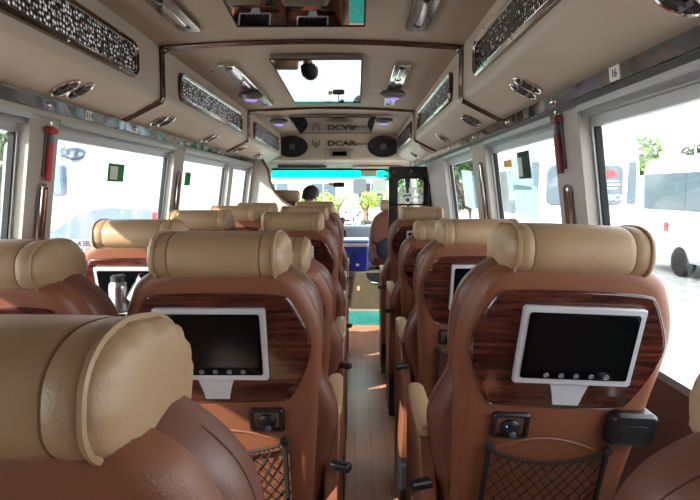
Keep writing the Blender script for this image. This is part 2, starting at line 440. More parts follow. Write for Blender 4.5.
# ------------------------------------------------------------------ front bulkhead
mb = MB()
prof = [(6.77,1.93),(6.77,1.63),(6.79,1.605),(6.98,1.585),(7.02,1.560),(7.30,1.530),(7.36,1.525),(7.36,1.97),(6.77,1.97)]
mb.loft([[(XC-.95, y, z) for y, z in prof], [(XC+.95, y, z) for y, z in prof]])
struct(mb.build('wall_front', HEAD, angle=30))
mb = MB(); mb.box(XC-1.02, XC+1.02, 7.30, 7.36, -.1, .72); struct(mb.build('wall_front_lower', GREYP))
SPK = mat('speaker_cloth', lin(30,32,34), .7)
for x, lab in ((-.765, 'oval black loudspeaker above the driver'), (.325, 'oval black loudspeaker above the entrance door')):
    root = empty('loudspeaker', (x, 6.77, 1.765)); tag(root, lab, 'loudspeaker', 'bulkhead loudspeakers')
    M = Matrix.Rotation(PI/2, 4, 'X') @ Matrix.Diagonal((1.48, 1, 1, 1))
    m = MB(); m.lathe([(.128,0),(.128,.018),(.120,.026),(.108,.020),(.100,.012),(.05,.010),(.004,.010)], n=36, M=M); m.build('grille', SPK, root)
    m = MB(); m.lathe([(.038,.008),(.038,.022),(.030,.024),(.026,.014),(.002,.016)], n=24, M=Matrix.Rotation(PI/2, 4, 'X')); m.build('tweeter_ring', GREYP, root)
    m = MB(); m.box(-.155,-.12,-.022,-.014,-.003,.003); m.box(.12,.155,-.022,-.014,-.003,.003); m.build('tweeter_slots', GREYP, root)
LET = mat('dark_lettering', lin(88,78,70), .35, .5)
root = empty('bulkhead_sign', (-.24, 6.765, 1.80)); tag(root, 'dark shield emblem and DCAR lettering on the taupe front bulkhead', 'sign')
Mx = lambda x, z: frame_M((x, -.004, z), (1,0,0), (0,0,1))
text('main_lettering', 'DCAR', .080, LET, Mx(.065, 0), root, sx=1.55, bold=.035)
text('small_lettering', 'LIMOUSINE', .030, LET, Mx(.285, -.008), root, sx=1.1)
em = MB()
sh = [(-.045,.045),(-.045,0),(-.03,-.03),(0,-.05),(.03,-.03),(.045,0),(.045,.045)]
em.tube([(-.235+x*.9, -.003, z-.002) for x, z in sh], .0045, 6)
em.tube([(-.235+x, -.003, z) for x, z in ((-.018,.02),(.0,-.018),(.018,.02))], .003, 6)
em.tube([(-.235+x, -.003, z) for x, z in ((-.018,-.018),(.0,.012),(.018,-.018))], .003, 6)
em.build('shield_emblem', LET, root)
root = empty('bulkhead_clock', (-.195, 6.765, 1.685)); tag(root, 'small digital display with dark screen in a pale housing below the sign', 'clock')
m = MB(); m.rbox(-.17, .17, -.012, .02, -.075, .045, .02); m.build('surround', HEAD, root)
m = MB(); m.rbox(-.125, .125, -.045, -.028, -.05, .035, .015); m.build('housing', mat('clock_housing', lin(150,142,128), .4), root)
m = MB(); m.rbox(-.085, .085, -.049, -.040, -.032, .018, .004); m.build('display', BLACKG, root)
for x0, x1, lab, mt in ((-.98, -.37, 'long sun visor folded up above the driver, shade put into its colour', mat('visor_painted_shade', lin(96,94,90), .7)), (-.04, .58, 'pale sun visor folded flat beside the door end of the windscreen', HEAD)):  # driver's visor: shade is put into its darker colour
    root = empty('sun_visor', ((x0+x1)/2, 7.05, 1.535)); tag(root, lab, 'sun visor')
    h = (x1-x0)/2
    m = MB(); m.rbox(-h, h, -.03, .16, -.014, .012, .012, 'x', M=None); m.build('visor_board', mt, root)
    m = MB(); m.tube([(-h*.9, .17, .012), (h*.9, .17, .012)], .005, 8); m.cyl((-h*.8,.17,.0),(-h*.8,.17,.02),.012,10); m.cyl((h*.8,.17,.0),(h*.8,.17,.02),.012,10); m.build('hinge_rod', BLACKP, root)
# windscreen
mb = MB()
mb.box(XC-.96, XC+.88, 7.315, 7.335, 1.50, 1.535); mb.box(XC-.96, XC-.90, 7.315, 7.335, .70, 1.53); mb.box(XC+.84, XC+.90, 7.315, 7.335, .70, 1.53); mb.box(XC-.96, XC+.88, 7.315, 7.335, .69, .73)
f = struct(mb.build('window_%d' % wn, RUBBER)); wn += 1
g = MB(); g.box(XC-.93, XC+.87, 7.323, 7.327, .71, 1.41); g.build('pane', WGLASS, f)
g = MB(); g.box(XC-.93, XC+.87, 7.323, 7.327, 1.41, 1.52); g.build('tinted_band', TEALG, f)
tag_m = MB(); tag_m.box(.06, .27, 7.317, 7.320, 1.425, 1.50)
tag(tag_m.build('windscreen_sticker', mat('sticker_grey', lin(170,170,140), .6)), 'grey rectangular sticker inside the teal band of the windscreen', 'sticker')
root = empty('rear_view_mirror', (-.22, 7.22, 1.32)); tag(root, 'dark rear-view mirror with amber end hanging below the teal band', 'mirror')
m = MB(); m.rbox(-.075, .075, -.02, .01, -.035, .03, .02); m.build('housing', BLACKP, root)
m = MB(); m.rbox(-.068, .068, -.024, -.018, -.03, .025, .018); m.build('mirror_glass', MIRROR, root)
m = MB(); m.tube([(0,.0,.03),(0,.03,.12),(0,.06,.205)], .006, 8); m.build('stem', BLACKP, root)
m = MB(); m.rbox(-.13, -.078, -.015, .005, -.015, .03, .01); m.build('amber_tag', mat('amber_tag', lin(210,160,70), .5), root)

# ------------------------------------------------------------------ seats
T = .28
def ly(z): return (1.085-z)*T                       # rear plane of the back-rest, leaning back to the top
def interp(tab, z):
    if z <= tab[0][0]: return tab[0][1]
    if z >= tab[-1][0]: return tab[-1][1]
    n = len(tab); sl = [(tab[k+1][1]-tab[k][1])/(tab[k+1][0]-tab[k][0]) for k in range(n-1)]
    tg = [sl[0]]+[(sl[k-1]+sl[k])/2 for k in range(1, n-1)]+[sl[-1]]
    for k in range(n-1):
        z0, w0 = tab[k]; z1, w1 = tab[k+1]
        if z0 <= z <= z1:
            h = z1-z0; t = (z-z0)/h
            return (2*t**3-3*t*t+1)*w0+(t**3-2*t*t+t)*h*tg[k]+(-2*t**3+3*t*t)*w1+(t**3-t*t)*h*tg[k+1]
def shape(tabL, tabR, z0, z1, n=44, top=.05):
    """closed outline (x, z) from half-width tables, rounded over the top"""
    L_, R_ = [], []
    for i in range(n+1):
        z = z0+(z1-z0)*(1-(1-i/n)**1.6)
        q = 1.0
        if z > z1-top:
            t = (z-(z1-top))/top; q = math.sqrt(max(0, 1-t*t*.97))**.5
        R_.append((interp(tabR, z)*q, z)); L_.append((-interp(tabL, z)*q, z))
    return R_+L_[::-1]
def inset(pts, d):
    n = len(pts); out = []
    for i in range(n):
        a = Vector(pts[i-1]); b = Vector(pts[i]); c = Vector(pts[(i+1) % n])
        t = (c-a)
        if t.length < 1e-6: out.append(tuple(b)); continue
        t.normalize(); nn = Vector((-t.y, t.x)); out.append((b.x+nn.x*d, b.y+nn.y*d))
    return out
def pad(mb, outline, layers):
    """layers: (y offset from the rear plane, inset)"""
    rings = []
    for y, d in layers:
        rings.append([(x, ly(z)+y, z) for x, z in (inset(outline, d) if d else outline)])
    mb.loft(rings)
def on_back(x, z, y=0): return Vector((x, ly(z)-y, z))

def head_roll(root, bulge=.022, pw=.114):
    def sect(x, k, dy=0):
        pts = []
        n = 44
        for i in range(n):
            a = 2*PI*i/n
            ca, sa = math.cos(a), math.sin(a)
            yy = .100*abs(ca)**.80*(1 if ca > 0 else -1); zz = .0495*abs(sa)**.78*(1 if sa > 0 else -1)
            if sa < 0: zz *= 1.0-.25*math.exp(-((ca-.1)/.35)**2)      # hollow underneath where the back enters
            zz -= .008*ca*ca+.010*ca
            pts.append(Vector((x, .082+dy+yy*k, 1.1165+zz*k)))
        return pts
    m = MB(); S = .088
    xs = [(-S-.002, .985), (-S, .972), (-S+.003, .985), (-S+.012, 1), (-.04, 1.012), (0, 1.015), (.04, 1.012), (S-.012, 1), (S-.003, .985), (S, .972), (S+.002, .985)]
    rings = [sect(-pw, .985), sect(-pw+.012, 1)]+[sect(x, k) for x, k in xs]+[sect(pw-.012, 1), sect(pw, .985)]
    m.loft(rings, caps=False)
    roll = m.build('headrest_roll', BEIGE, root, 60)
    for s in (-1, 1):
        m = MB(); rings = []
        for j in range(9):
            t = j/8; a = t*PI/2
            k = .985*(math.cos(a)**.55 if t < 1 else 0.02)
            x = s*(pw+bulge*math.sin(a))
            rg = sect(x, max(k, .02))
            if 0 < j < 8:                                             # gathers run in from the piping
                for i, p in enumerate(rg):
                    w = .0030*math.sin(i*2.05+.6*math.sin(i*.7))*math.sin(PI*min(1,t*1.3))
                    c = Vector((x, .082, 1.118)); p += (p-c).normalized()*w
            rings.append(rg)
        m.loft(rings, caps=True); m.build('end_cap', BEIGE, roll, 60)
        m = MB(); m.tube([p for p in sect(s*(pw+.001), 1.0)], .0032, 6, close=True); m.build('piping', SEAM if False else BEIGE, roll)
        m = MB(); m.tube([p for p in sect(s*S, .974)], .0012, 5, close=True); m.build('stitched_seam', SEAM, roll)
    return roll

def make_seat(s, aisle):
    """s = +1: the aisle lies on the local +x side"""
    root = empty('passenger_chair', (0,0,0))
    head_roll(root)
    UP = [(.40,.165),(.55,.172),(.66,.178),(.76,.186),(.84,.190),(.90,.196),(.96,.197),(1.01,.187),(1.06,.166),(1.10,.148)]
    m = MB(); o = shape(UP, UP, .40, 1.105)
    pad(m, o, [(-.001,.030),(.000,.022),(.004,.012),(.012,.004),(.022,-.001),(.05,-.002),(.055,.006)])
    # recessed centre field with the raised rim around it
    m.build('rear_shell', SHELL, root, 40)
    m = MB(); o2 = inset(o, .030); m.tube([(x, ly(z)+.001, z) for x, z in o2 if z > .62], .0022, 6); m.build('shell_rim', SHELL, root)
    LOW = [(.36,.18),(.52,.190),(.60,.200),(.68,.218 if aisle else .194),(.745,.226 if aisle else .194),(.80,.212 if aisle else .190),(.85,.192),(.92,.198),(.98,.198),(1.03,.188),(1.08,.163),(1.12,.145)]
    LO2 = [(.36,.18),(.52,.190),(.60,.192),(.70,.192),(.76,.192),(.80,.191),(.85,.191),(.92,.196),(.98,.196),(1.03,.190),(1.08,.163),(1.12,.145)]
    m = MB(); o = shape(LO2 if s > 0 else LOW, LOW if s > 0 else LO2, .36, 1.115, top=.075)
    pad(m, o, [(.040,.022),(.050,.008),(.066,.0),(.09,-.004),(.12,-.003),(.142,.006),(.158,.022),(.166,.045)])
    cu = m.build('back_cushion', BROWN, root, 45)
    m = MB(); m.tube([(x, ly(z)+.088, z) for x, z in inset(o, -.0035) if .40 < z < 1.08], .0012, 5); m.build('side_seam', SEAMB, cu)
    # walnut panel
    W = [(-.130,1.049),(.130,1.049),(.146,1.034),(.181,.960),(.181,.922),(.160,.862),(.136,.818),(.122,.808),(-.122,.808),(-.136,.818),(-.160,.862),(-.181,.922),(-.181,.960),(-.146,1.034)]
    W = W[::-1]
    for _ in range(3):                                               # round the corners
        W = [((a[0]*(1-q)+b[0]*q), (a[1]*(1-q)+b[1]*q)) for a, b in zip(W, W[1:]+W[:1]) for q in (.25, .75)]
    m = MB(); pad(m, [(x*.985, z) for x, z in W], [(.004,0),(-.004,0),(-.006,.003)])
    wd = m.build('walnut_panel', WOOD, root, 30)
    m = MB(); m.tube([(x*.988, ly(z)-.003, z) for x, z in W], .0022, 5, close=True); m.build('panel_lip', WOOD, wd)
    # monitor
    mx = -s*.016
    def rr(x0, x1, z0, z1, r, k=4):
        pts = []
        for cx, cz, a0 in ((x1-r, z1-r, 0), (x0+r, z1-r, PI/2), (x0+r, z0+r, PI), (x1-r, z0+r, 1.5*PI)):
            for i in range(k+1):
                a = a0+i*PI/2/k; pts.append((cx+r*math.cos(a), cz+r*math.sin(a)))
        return pts
    m = MB(); o = rr(mx-.110, mx+.110, .864, 1.022, .006)
    pad(m, o, [(0,0),(-.016,0),(-.019,.002),(-.019,.004)])
    tb = [(mx-.038,.868),(mx-.029,.842),(mx-.024,.818),(mx+.024,.818),(mx+.029,.842),(mx+.038,.868)]
    pad(m, tb[::-1], [(0,0),(-.010,0),(-.011,.001)])
    mo = m.build('monitor_frame', SILVER, root, 30)
    m = MB(); pad(m, rr(mx-.100, mx+.100, .876, 1.011, .006), [(-.018,0),(-.021,.001),(-.0215,.003)]); m.build('screen', BLACKG, mo)
    m = MB(); pad(m, rr(mx-.092, mx+.092, .895, 1.004, .002), [(-.0212,0),(-.0222,.0004)]); m.build('display_area', mat('display_glass', lin(10,13,14), .14, 0, .2) if 'display_glass' not in bpy.data.materials else bpy.data.materials['display_glass'], mo)
    m = MB()
    for i in range(5):
        x = mx-.052+i*.028
        c = on_back(x, .885, .0225); ex, ey = Vector((1,0,0)), Vector((0,-T,1)).normalized()
        m.tube(ring_pts(c, ex, ey, .0042, .0042, 12), .0007, 4, close=True); m.box(c.x-.0015, c.x+.0015, c.y-.0005, c.y+.0005, c.z-.001, c.z+.001)
    m.build('touch_buttons', ICON, mo)
    # charging socket, aisle side
    sx = s*.082; z0 = .764
    m = MB(); pad(m, rr(sx-.037, sx+.037, z0-.029, z0+.029, .008), [(.004,0),(-.010,0),(-.014,.004),(-.014,.008),(-.008,.010)])
    so = m.build('socket_frame', BLACKP, root, 30)
    m = MB(); pad(m, rr(sx-.028, sx+.028, z0-.020, z0+.020, .004), [(-.004,0),(-.009,0)]); m.build('socket_plate', GREYP if False else mat('socket_plate', lin(110,85,72), .5) if 'socket_plate' not in bpy.data.materials else bpy.data.materials['socket_plate'], so)
    m = MB(); c = on_back(sx, z0-.002, .008); Mr = Matrix.Translation(c) @ Matrix.Rotation(PI/2+math.atan(T), 4, 'X')
    m.lathe([(.019,-.002),(.019,.006),(.015,.010),(.004,.012)], n=20, M=Mr); m.build('socket_cap', BLACKP, so)
    m = MB(); m.lathe([(.007,0),(.007,.013),(.005,.017),(.001,.018)], c=(.004,-.010,0), n=14, M=Mr); m.build('plug', mat('plug_grey', lin(70,78,90), .45) if 'plug_grey' not in bpy.data.materials else bpy.data.materials['plug_grey'], so)
    c = on_back(sx-.010, z0+.003, .020); m = MB(); m.ball(c, .0018, .0018, .0018, 8, 6)
    if s < 0: m.build('blue_light', LED, so)
    # folded cup holder, far side
    cx = -s*.150; cz = .770
    m = MB(); pad(m, rr(cx-.046, cx+.046, cz-.038, cz+.038, .016), [(.03,0),(-.020,0),(-.030,.006),(-.032,.014)])
    ch = m.build('cup_holder', BLACKP, root, 35)
    m = MB(); pad(m, rr(cx-.028, cx+.028, cz-.026, cz+.016, .014), [(-.030,0),(-.034,.002),(-.034,.006)]); m.build('holder_lid', BLACKP, ch)
    # pocket relief
    m = MB(); m.tube([on_back(-.12+.24*i/16, .700+.034*math.sin(PI*i/16), .001) for i in range(17)], .003, 6); m.build('pocket_crease', SHELL, root)
    # net pocket
    nt = MB(); xl, xr, zt, zb = -.118, .118, .715, .47
    nt.tube([on_back(xl, zt, .012), on_back(xl, zb, .012)], .0062, 6); nt.tube([on_back(xr, zt, .012), on_back(xr, zb, .012)], .0062, 6)
    sag = lambda u: zt-.004-.052*math.sin(PI*u)**.8*(.55 if u*s < .5*s else .55)
    nt.tube([on_back(xl+(xr-xl)*i/14, sag(i/14), .015) for i in range(15)], .0034, 6)
    nt.tube([on_back(xl, zb, .012), on_back(xr, zb, .012)], .005, 6)
    for x in (xl, xr): nt.ball(on_back(x, zt, .013), .011, .008, .010, 10, 6)
    nf = nt.build('net_edge', NETM, root)
    nn = MB(); K = 10
    for d in (-1, 1):
        for q in range(-8, K+8):
            pts = []
            for j in range(13):
                v = j/12; u = (q+.3)/K+d*v*.75
                if not (0 <= u <= 1):
                    if len(pts) > 1: nn.tube(pts, .0014, 3, caps=False)
                    pts = []; continue
                top = sag(u); z = top+(zb-top)*v
                wob = .003*math.sin(9*u+7*v+q)
                pts.append(on_back(xl+(xr-xl)*u+wob, z, .014+.006*math.sin(PI*v)))
            if len(pts) > 1: nn.tube(pts, .0014, 3, caps=False)
    nn.build('net', NETM, nf)
    # seat cushion, base, armrests
    m = MB(); m.rbox(-.185, .185, .20, .62, .30, .44, .05, 'x', e=.02); m.build('seat_cushion', BROWN, root, 50)
    m = MB(); m.rbox(-.13, .13, .19, .625, .40, .452, .022, 'x', e=.012); m.build('seat_insert', BEIGE, root, 50)
    m = MB(); m.rbox(-.17, .17, .22, .60, .10, .31, .02, 'z'); m.build('pedestal', BLACKP, root)
    for q in (-1, 1):
        m = MB(); m.box(q*.14-.02, q*.14+.02, .18, .64, 0, .02); m.box(q*.14-.012, q*.14+.012, .22, .60, .02, .12); m.build('floor_rail', GREYP, root)
    if aisle:
        x = s*(.214 if s > 0 else .218)
        m = MB(); pr = [(.20,.30),(.17,.42),(.19,.60),(.26,.678),(.48,.700),(.53,.69),(.55,.62),(.56,.34),(.50,.24),(.24,.24)]
        def side(dx, d):
            return [Vector((x+dx, y, z)) for y, z in inset(pr[::-1], d)]
        m.loft([side(-.018,.006), side(-.013,-.0), side(.013,0), side(.018,.006)]); ar = m.build('arm_panel', SHELL, root, 40)
        m = MB(); ring = []
        for t, y, z, w, h in ((0,.262,.690,.008,.010),(.05,.268,.694,.018,.015),(.2,.30,.700,.022,.016),(.6,.39,.708,.023,.016),(.9,.49,.712,.021,.015),(.97,.515,.710,.016,.012),(1,.522,.708,.006,.005)):
            ring.append([Vector((x+w*math.copysign(abs(math.cos(a))**.6, math.cos(a)), y, z+h*math.copysign(abs(math.sin(a))**.7, math.sin(a)))) for a in [2*PI*i/16 for i in range(16)]])
        m.loft(ring); m.build('arm_pad', BEIGE, ar, 60)
        m = MB(); M = Matrix.Translation((x+s*.012,   .16, .622)) @ Matrix.Rotation(s*-.35, 4, 'Z')
        m.rbox(-.012, .034, -.010, .014, -.009, .011, .006, 'x', M=M) if s > 0 else m.rbox(-.034, .012, -.010, .014, -.009, .011, .006, 'x', M=M)
        m.build('recline_lever', BLACKP, ar)
        m = MB(); m.rbox(x-.018, x+.018, .20, .52, .03, .235, .015, 'x'); m.build('base_cover', BLACKP, root)
    return root
BACKPARTS = ('headrest_roll','rear_shell','shell_rim','back_cushion','walnut_panel','monitor_frame','socket_frame','cup_holder','pocket_crease','net_edge')
def recline(root, a):
    Hn = Vector((0, .26, .45)); M = Matrix.Translation(Hn) @ Matrix.Rotation(a, 4, 'X') @ Matrix.Translation(-Hn)
    for ch in root.children:
        if ch.name.split('.')[0] in BACKPARTS: ch.matrix_basis = M
protoL, protoR, protoW = make_seat(1, True), make_seat(-1, True), make_seat(1, False)
first = {id(protoL): True, id(protoR): True, id(protoW): True}
def place(proto, x, y, label, rec=0, dz=0, roll=0, group=None):
    if first[id(proto)]: o = proto; first[id(proto)] = False; later.append((o, x, y, label, rec, dz, roll, group)); return o
    o = copy_tree(proto); later.append((o, x, y, label, rec, dz, roll, group)); return o
later = []
GL, GR, GW = 'seats along the aisle in front of the paired windows', 'single seats across the aisle', 'window seats of the paired rows'
S0 = place(protoL, -.280, .272, 'tan coach seat with huge beige headrest end filling the lower corner of the view', -.10, -.028, 0, GL)
S1 = place(protoL, -.271, 1.06, 'tan coach seat with black screen, partly covered by the huge headrest end', 0, 0, 0, GL)
S2 = place(protoL, -.275, 1.80, 'reclined aisle seat peeking low behind the seat with the partly covered screen', .255, 0, 0, GL)
S3 = place(protoL, -.278, 2.40, 'aisle seat just ahead of the low reclined one, full width of headrest visible', 0, -.012, 0, GL)
S4 = place(protoL, -.293, 3.12, 'aisle seat showing only its headrest end, two rows ahead of the reclined one', 0, -.008, 0, GL)
S5 = place(protoL, -.288, 3.85, 'frontmost aisle seat on the paired side, behind the driver', 0, .004, 0, GL)
W0 = place(protoW, -.686, .98, 'window seat with sunlit-rimmed beige headrest and brown shoulder cut by the picture edge', 0, -.01, 0, GW)
W1 = place(protoW, -.690, 1.71, 'window seat with a steel flask before its screen, headrest half sunlit', 0, -.010, 0, GW)
W2 = place(protoW, -.685, 2.40, 'window seat one row ahead of the seat with the steel flask', 0, -.005, 0, GW)
W3 = place(protoW, -.685, 3.10, 'window seat two rows ahead of the seat with the steel flask', 0, -.005, 0, GW)
W4 = place(protoW, -.685, 3.82, 'frontmost window seat on the paired side, next to the beige partition', 0, -.005, 0, GW)
R0 = place(protoR, .450, .435, 'single seat showing only a tan shoulder at the lower corner by the window', .12, -.040, 0, GR)
R1 = place(protoR, .381, .985, 'single coach seat with fully visible silver-framed screen, blue-lit socket and net pocket', 0, .020, -.036, GR)
R2 = place(protoR, .403, 1.79, 'second single seat ahead, its screen half hidden by the fully visible one', 0, -.012, 0, GR)
R3 = place(protoR, .415, 2.72, 'third single seat ahead, set low with its headrest partly covered', .14, -.032, 0, GR)
R4 = place(protoR, .405, 3.42, 'frontmost single seat, standing just short of the black entrance door', 0, -.02, 0, GR)
for o, x, y, label, rec, dz, roll, group in later:
    o.location = (x, y, 0); tag(o, label, 'coach seat', group)
    if rec: recline(o, rec)
    if dz or roll:
        for ch in o.children:
            if ch.name.split('.')[0] in BACKPARTS:
                Mz = Matrix.Translation((0,0,dz)) @ Matrix.Translation((0,0,.6)) @ Matrix.Rotation(-roll, 4, 'Y') @ Matrix.Translation((0,0,-.6))
                ch.matrix_basis = Mz @ ch.matrix_basis
STEEL = mat('brushed_steel', lin(185,185,188), .25, 1)
# flask in front of the window seat's screen
root = empty('steel_flask', (-.722, 1.675, .955)); tag(root, 'small brushed steel flask with black cap in front of a window seat screen', 'flask')
m = MB(); m.lathe([(.002,-.075),(.026,-.075),(.030,-.070),(.030,.0),(.028,.012),(.022,.020)], n=24); m.build('flask_body', STEEL, root)
m = MB(); m.lathe([(.023,.018),(.023,.034),(.018,.038),(.002,.038)], n=20); m.build('cap', BLACKP, root)
root = empty('steel_mug', (-.648, 1.67, .95)); tag(root, 'steel cup tipped towards the flask in front of a window seat screen', 'cup'); root.rotation_euler = (0, .6, 0)
m = MB(); m.lathe([(.002,-.045),(.026,-.045),(.030,-.04),(.033,.035),(.030,.037),(.027,-.035),(.002,-.037)], n=24); m.build('cup_body', STEEL, root)
m = MB(); m.tube([(.031,0,.025),(.052,0,.018),(.055,0,-.012),(.030,0,-.022)], .003, 8); m.build('handle', STEEL, root)

for ch in list(R0.children):                                        # this seat's armrest is folded out of the way
    if ch.name.split('.')[0] in ('arm_panel', 'base_cover'):
        for g in list(ch.children): bpy.data.objects.remove(g)
        bpy.data.objects.remove(ch)
# ------------------------------------------------------------------ hammers, grab handles, stickers
RED = mat('red_plastic', lin(178,38,52), .4)
REDD = mat('dark_red_plastic', lin(120,34,42), .5)
def wallpt(s, y, z, d=0): return Vector((XC+s*(hz(z)-d), y, z))
def hammer(s, y, zt, m1, lab):
    P = wallpt(s, y, zt); root = empty('emergency_hammer', P); tag(root, lab, 'hammer', 'emergency hammers')
    M = frame_M((0,0,0), (0,1,0), (s*-.14,0,1))        # local x along the bus, y up the wall, z out of the wall
    if s < 0: pass
    zz = 1 if (M @ Vector((0,0,1)) - M @ Vector((0,0,0))).x*(-s) > 0 else -1
    m = MB(); m.rbox(-.014, .014, -.20, .01, zz*.002 if zz > 0 else -.010, .010 if zz > 0 else -.002, .004, 'z', M=M); m.build('bracket', GREYP, root)
    m = MB(); 
    m.tube([M @ Vector((0, -.215, zz*.022)), M @ Vector((0, -.06, zz*.022))], .0125, 10)
    for i in range(7):
        v = -.205+i*.02; m.tube([M @ Vector((0, v, zz*.022)), M @ Vector((0, v+.008, zz*.022))], .0142, 10)
    m.build('handle_grip', m1, root)
    m = MB(); m.tube([M @ Vector((0, -.062, zz*.022)), M @ Vector((0, -.02, zz*.022))], .011, 10); m.build('neck_clip', GREYP, root)
    m = MB(); m.tube([M @ Vector((-.030, -.006, zz*.022)), M @ Vector((.012, -.006, zz*.022)), M @ Vector((.034, -.010, zz*.022))], [.014,.015,.011], 10); m.build('hammer_head', m1, root)
    root.scale = (.86, .86, .86)
    m = MB(); m.tube([M @ Vector((-.030, -.006, zz*.022)), M @ Vector((-.046, -.006, zz*.022))], [.006,.001], 8); m.tube([M @ Vector((-.01, .004, zz*.02)), M @ Vector((-.012, .022, zz*.026)), M @ Vector((-.02, .026, zz*.02))], .003, 6); m.build('steel_tip', CHROME, root)
def grab(s, y, z0, z1, lab):
    c = wallpt(s, y, (z0+z1)/2); root = empty('grab_handle', c); tag(root, lab, 'grab handle', 'chrome grab handles')
    b = MB(); pts = []
    h0, h1 = z0, z1
    for i in range(9):
        a = PI*i/8; z = h1+.018*math.sin(a); q = wallpt(s, y-.018*math.cos(a), z, .012)-c; pts.append(q)
    pts = [wallpt(s, y-.018, h0, .012)-c]+pts+[wallpt(s, y+.018, h0, .012)-c]
    b.tube(pts, .007, 8); b.build('chrome_loop', CHROME, root)
    b = MB(); q = [wallpt(s, y-.012, h0, .001)-c, wallpt(s, y+.012, h0, .001)-c, wallpt(s, y+.012, h1, .001)-c, wallpt(s, y-.012, h1, .001)-c]
    r2 = [wallpt(s, y-.012, h0, .006)-c, wallpt(s, y+.012, h0, .006)-c, wallpt(s, y+.012, h1, .006)-c, wallpt(s, y-.012, h1, .006)-c]
    b.hexa(q+r2); b.build('backplate', DARKCH, root)
hammer(-1, 2.0, 1.468, RED, 'red emergency hammer in a clip on the grey pillar beside the sunlit windows')
hammer(1, 1.90, 1.49, REDD, 'dark red emergency hammer on the pillar across the aisle, behind the single seats')
grab(-1, 1.99, .95, 1.25, 'brown and chrome upright grab handle below the red emergency hammer')
grab(1, 1.88, .90, 1.245, 'chrome upright grab handle below the dark red hammer across the aisle')
grab(-1, 3.50, .95, 1.34, 'slim chrome grab handle on the second pillar of the sunlit window side')
grab(1, 3.12, .95, 1.38, 'slim chrome grab handle on the second pillar of the single-seat side')
WHITE = mat('white_sticker', lin(225,225,222), .6)
INK = mat('black_ink', lin(40,40,42), .6)
def railtag(s, y, lab, num, w=.055, h=.036):
    P = wallpt(s, y, 1.545, .0145)
    root = empty('seat_number_sticker', P); tag(root, lab, 'sticker', 'seat number stickers')
    ex = (0, -s*1, 0); ex = (0, 1, 0) if s < 0 else (0, -1, 0)
    M = frame_M((0,0,0), ex, (s*-.14,0,1))
    m = MB(); m.box(-w/2, w/2, -h/2, h/2, -.002, .0015, M); m.build('label_card', WHITE, root)
    text('number', num, h*.8, INK, M @ Matrix.Translation((0,0,.002)), root)
railtag(1, 1.47, 'white card numbered 16 on the mirrored strip over the single-seat windows', '16')
railtag(-1, 2.27, 'white card with small print on the mirrored strip over the sunlit windows', '3 | 4')
for s, ys in ((-1, (1.45, 1.98, 2.75, 3.6, 4.4)), (1, (1.93, 2.5, 3.2, 4.0))):
    for i, y in enumerate(ys):
        c = wallpt(s, y, 1.545, .014); root = empty('curtain_button', c)
        tag(root, 'small chrome button on the mirrored strip %s' % ('over the paired-seat windows' if s < 0 else 'over the single-seat windows'), 'button', 'chrome buttons over the %s windows' % ('paired-seat' if s < 0 else 'single-seat'))
        m = MB(); m.ball((0,0,0), .008, .011, .013, 12, 8); m.build('button_cap', CHROME, root)
def win_sticker(s, y0, y1, z0, z1, m_, name, lab, cat='sticker', o=.044, tilt=0):
    g = MB(); p = []
    c = Vector(((y0+y1)/2, (z0+z1)/2, 0))
    for d in (o, o+.0015):
        for yy, zz in ((y0,z0),(y1,z0),(y1,z1),(y0,z1)):
            q = Matrix.Rotation(tilt, 3, 'Z') @ (Vector((yy,zz,0))-c)+c
            p.append((XC+s*(hz(q.y)+d), q.x, q.y))
    g.hexa(p); return tag(g.build(name, m_), lab, cat)
def sheer(name, col, k=.75):
    m = mat(name, col, .7); N, L, B = nodes(m)
    t = N.new('ShaderNodeBsdfTranslucent'); t.inputs[0].default_value = col; mx = N.new('ShaderNodeMixShader'); mx.inputs[0].default_value = k
    L.new(B.outputs[0], mx.inputs[1]); L.new(t.outputs[0], mx.inputs[2]); L.new(mx.outputs[0], N['Material Output'].inputs['Surface'])
    return m
GREEN = sheer('green_sticker', lin(60,120,80), .5)
PAPER = sheer('pale_paper', lin(208,224,226), .7)
o = win_sticker(-1, 2.62, 2.80, 1.29, 1.375, GREEN, 'window_notice', 'green and white notice on the big sunlit window behind the hammer pillar')
g = MB(); g.hexa([(XC-(hz(z)+d), y, z) for d in (.041,.0435) for y, z in ((2.64,1.30),(2.72,1.30),(2.72,1.362),(2.64,1.362))]); w_ = g.build('white_field', WHITE, o)
win_sticker(-1, 3.80, 3.93, 1.28, 1.37, GREEN, 'window_notice', 'small green notice on the second sunlit window')
o = win_sticker(1, 2.42, 2.60, 1.30, 1.42, sheer('dark_green_sticker', lin(58,92,80), .5), 'window_notice', 'dark green notice near the top of the window beyond the second single seat')
g = MB(); g.hexa([(XC+(hz(z)+d), y, z) for d in (.041,.0435) for y, z in ((2.53,1.31),(2.585,1.31),(2.585,1.395),(2.53,1.395))]); g.build('white_field', WHITE, o)
win_sticker(1, 2.38, 2.72, 1.13, 1.27, PAPER, 'paper_sheet', 'pale tilted paper sheet stuck low on the window with the dark green notice', 'paper', .0465, .05)
win_sticker(1, 2.44, 2.74, 1.25, 1.40, PAPER, 'paper_sheet', 'pale paper sheet overlapping the tilted one from above', 'paper', .0455)
win_sticker(1, 2.70, 2.84, 1.36, 1.395, mat('yellow_sticker', lin(225,175,60), .6), 'window_notice', 'small yellow strip sticker in the upper corner of the papered window')
win_sticker(1, 3.66, 3.98, 1.13, 1.38, PAPER, 'paper_sheet', 'pale paper sheet on the small window before the door', 'paper', .0455, .06)

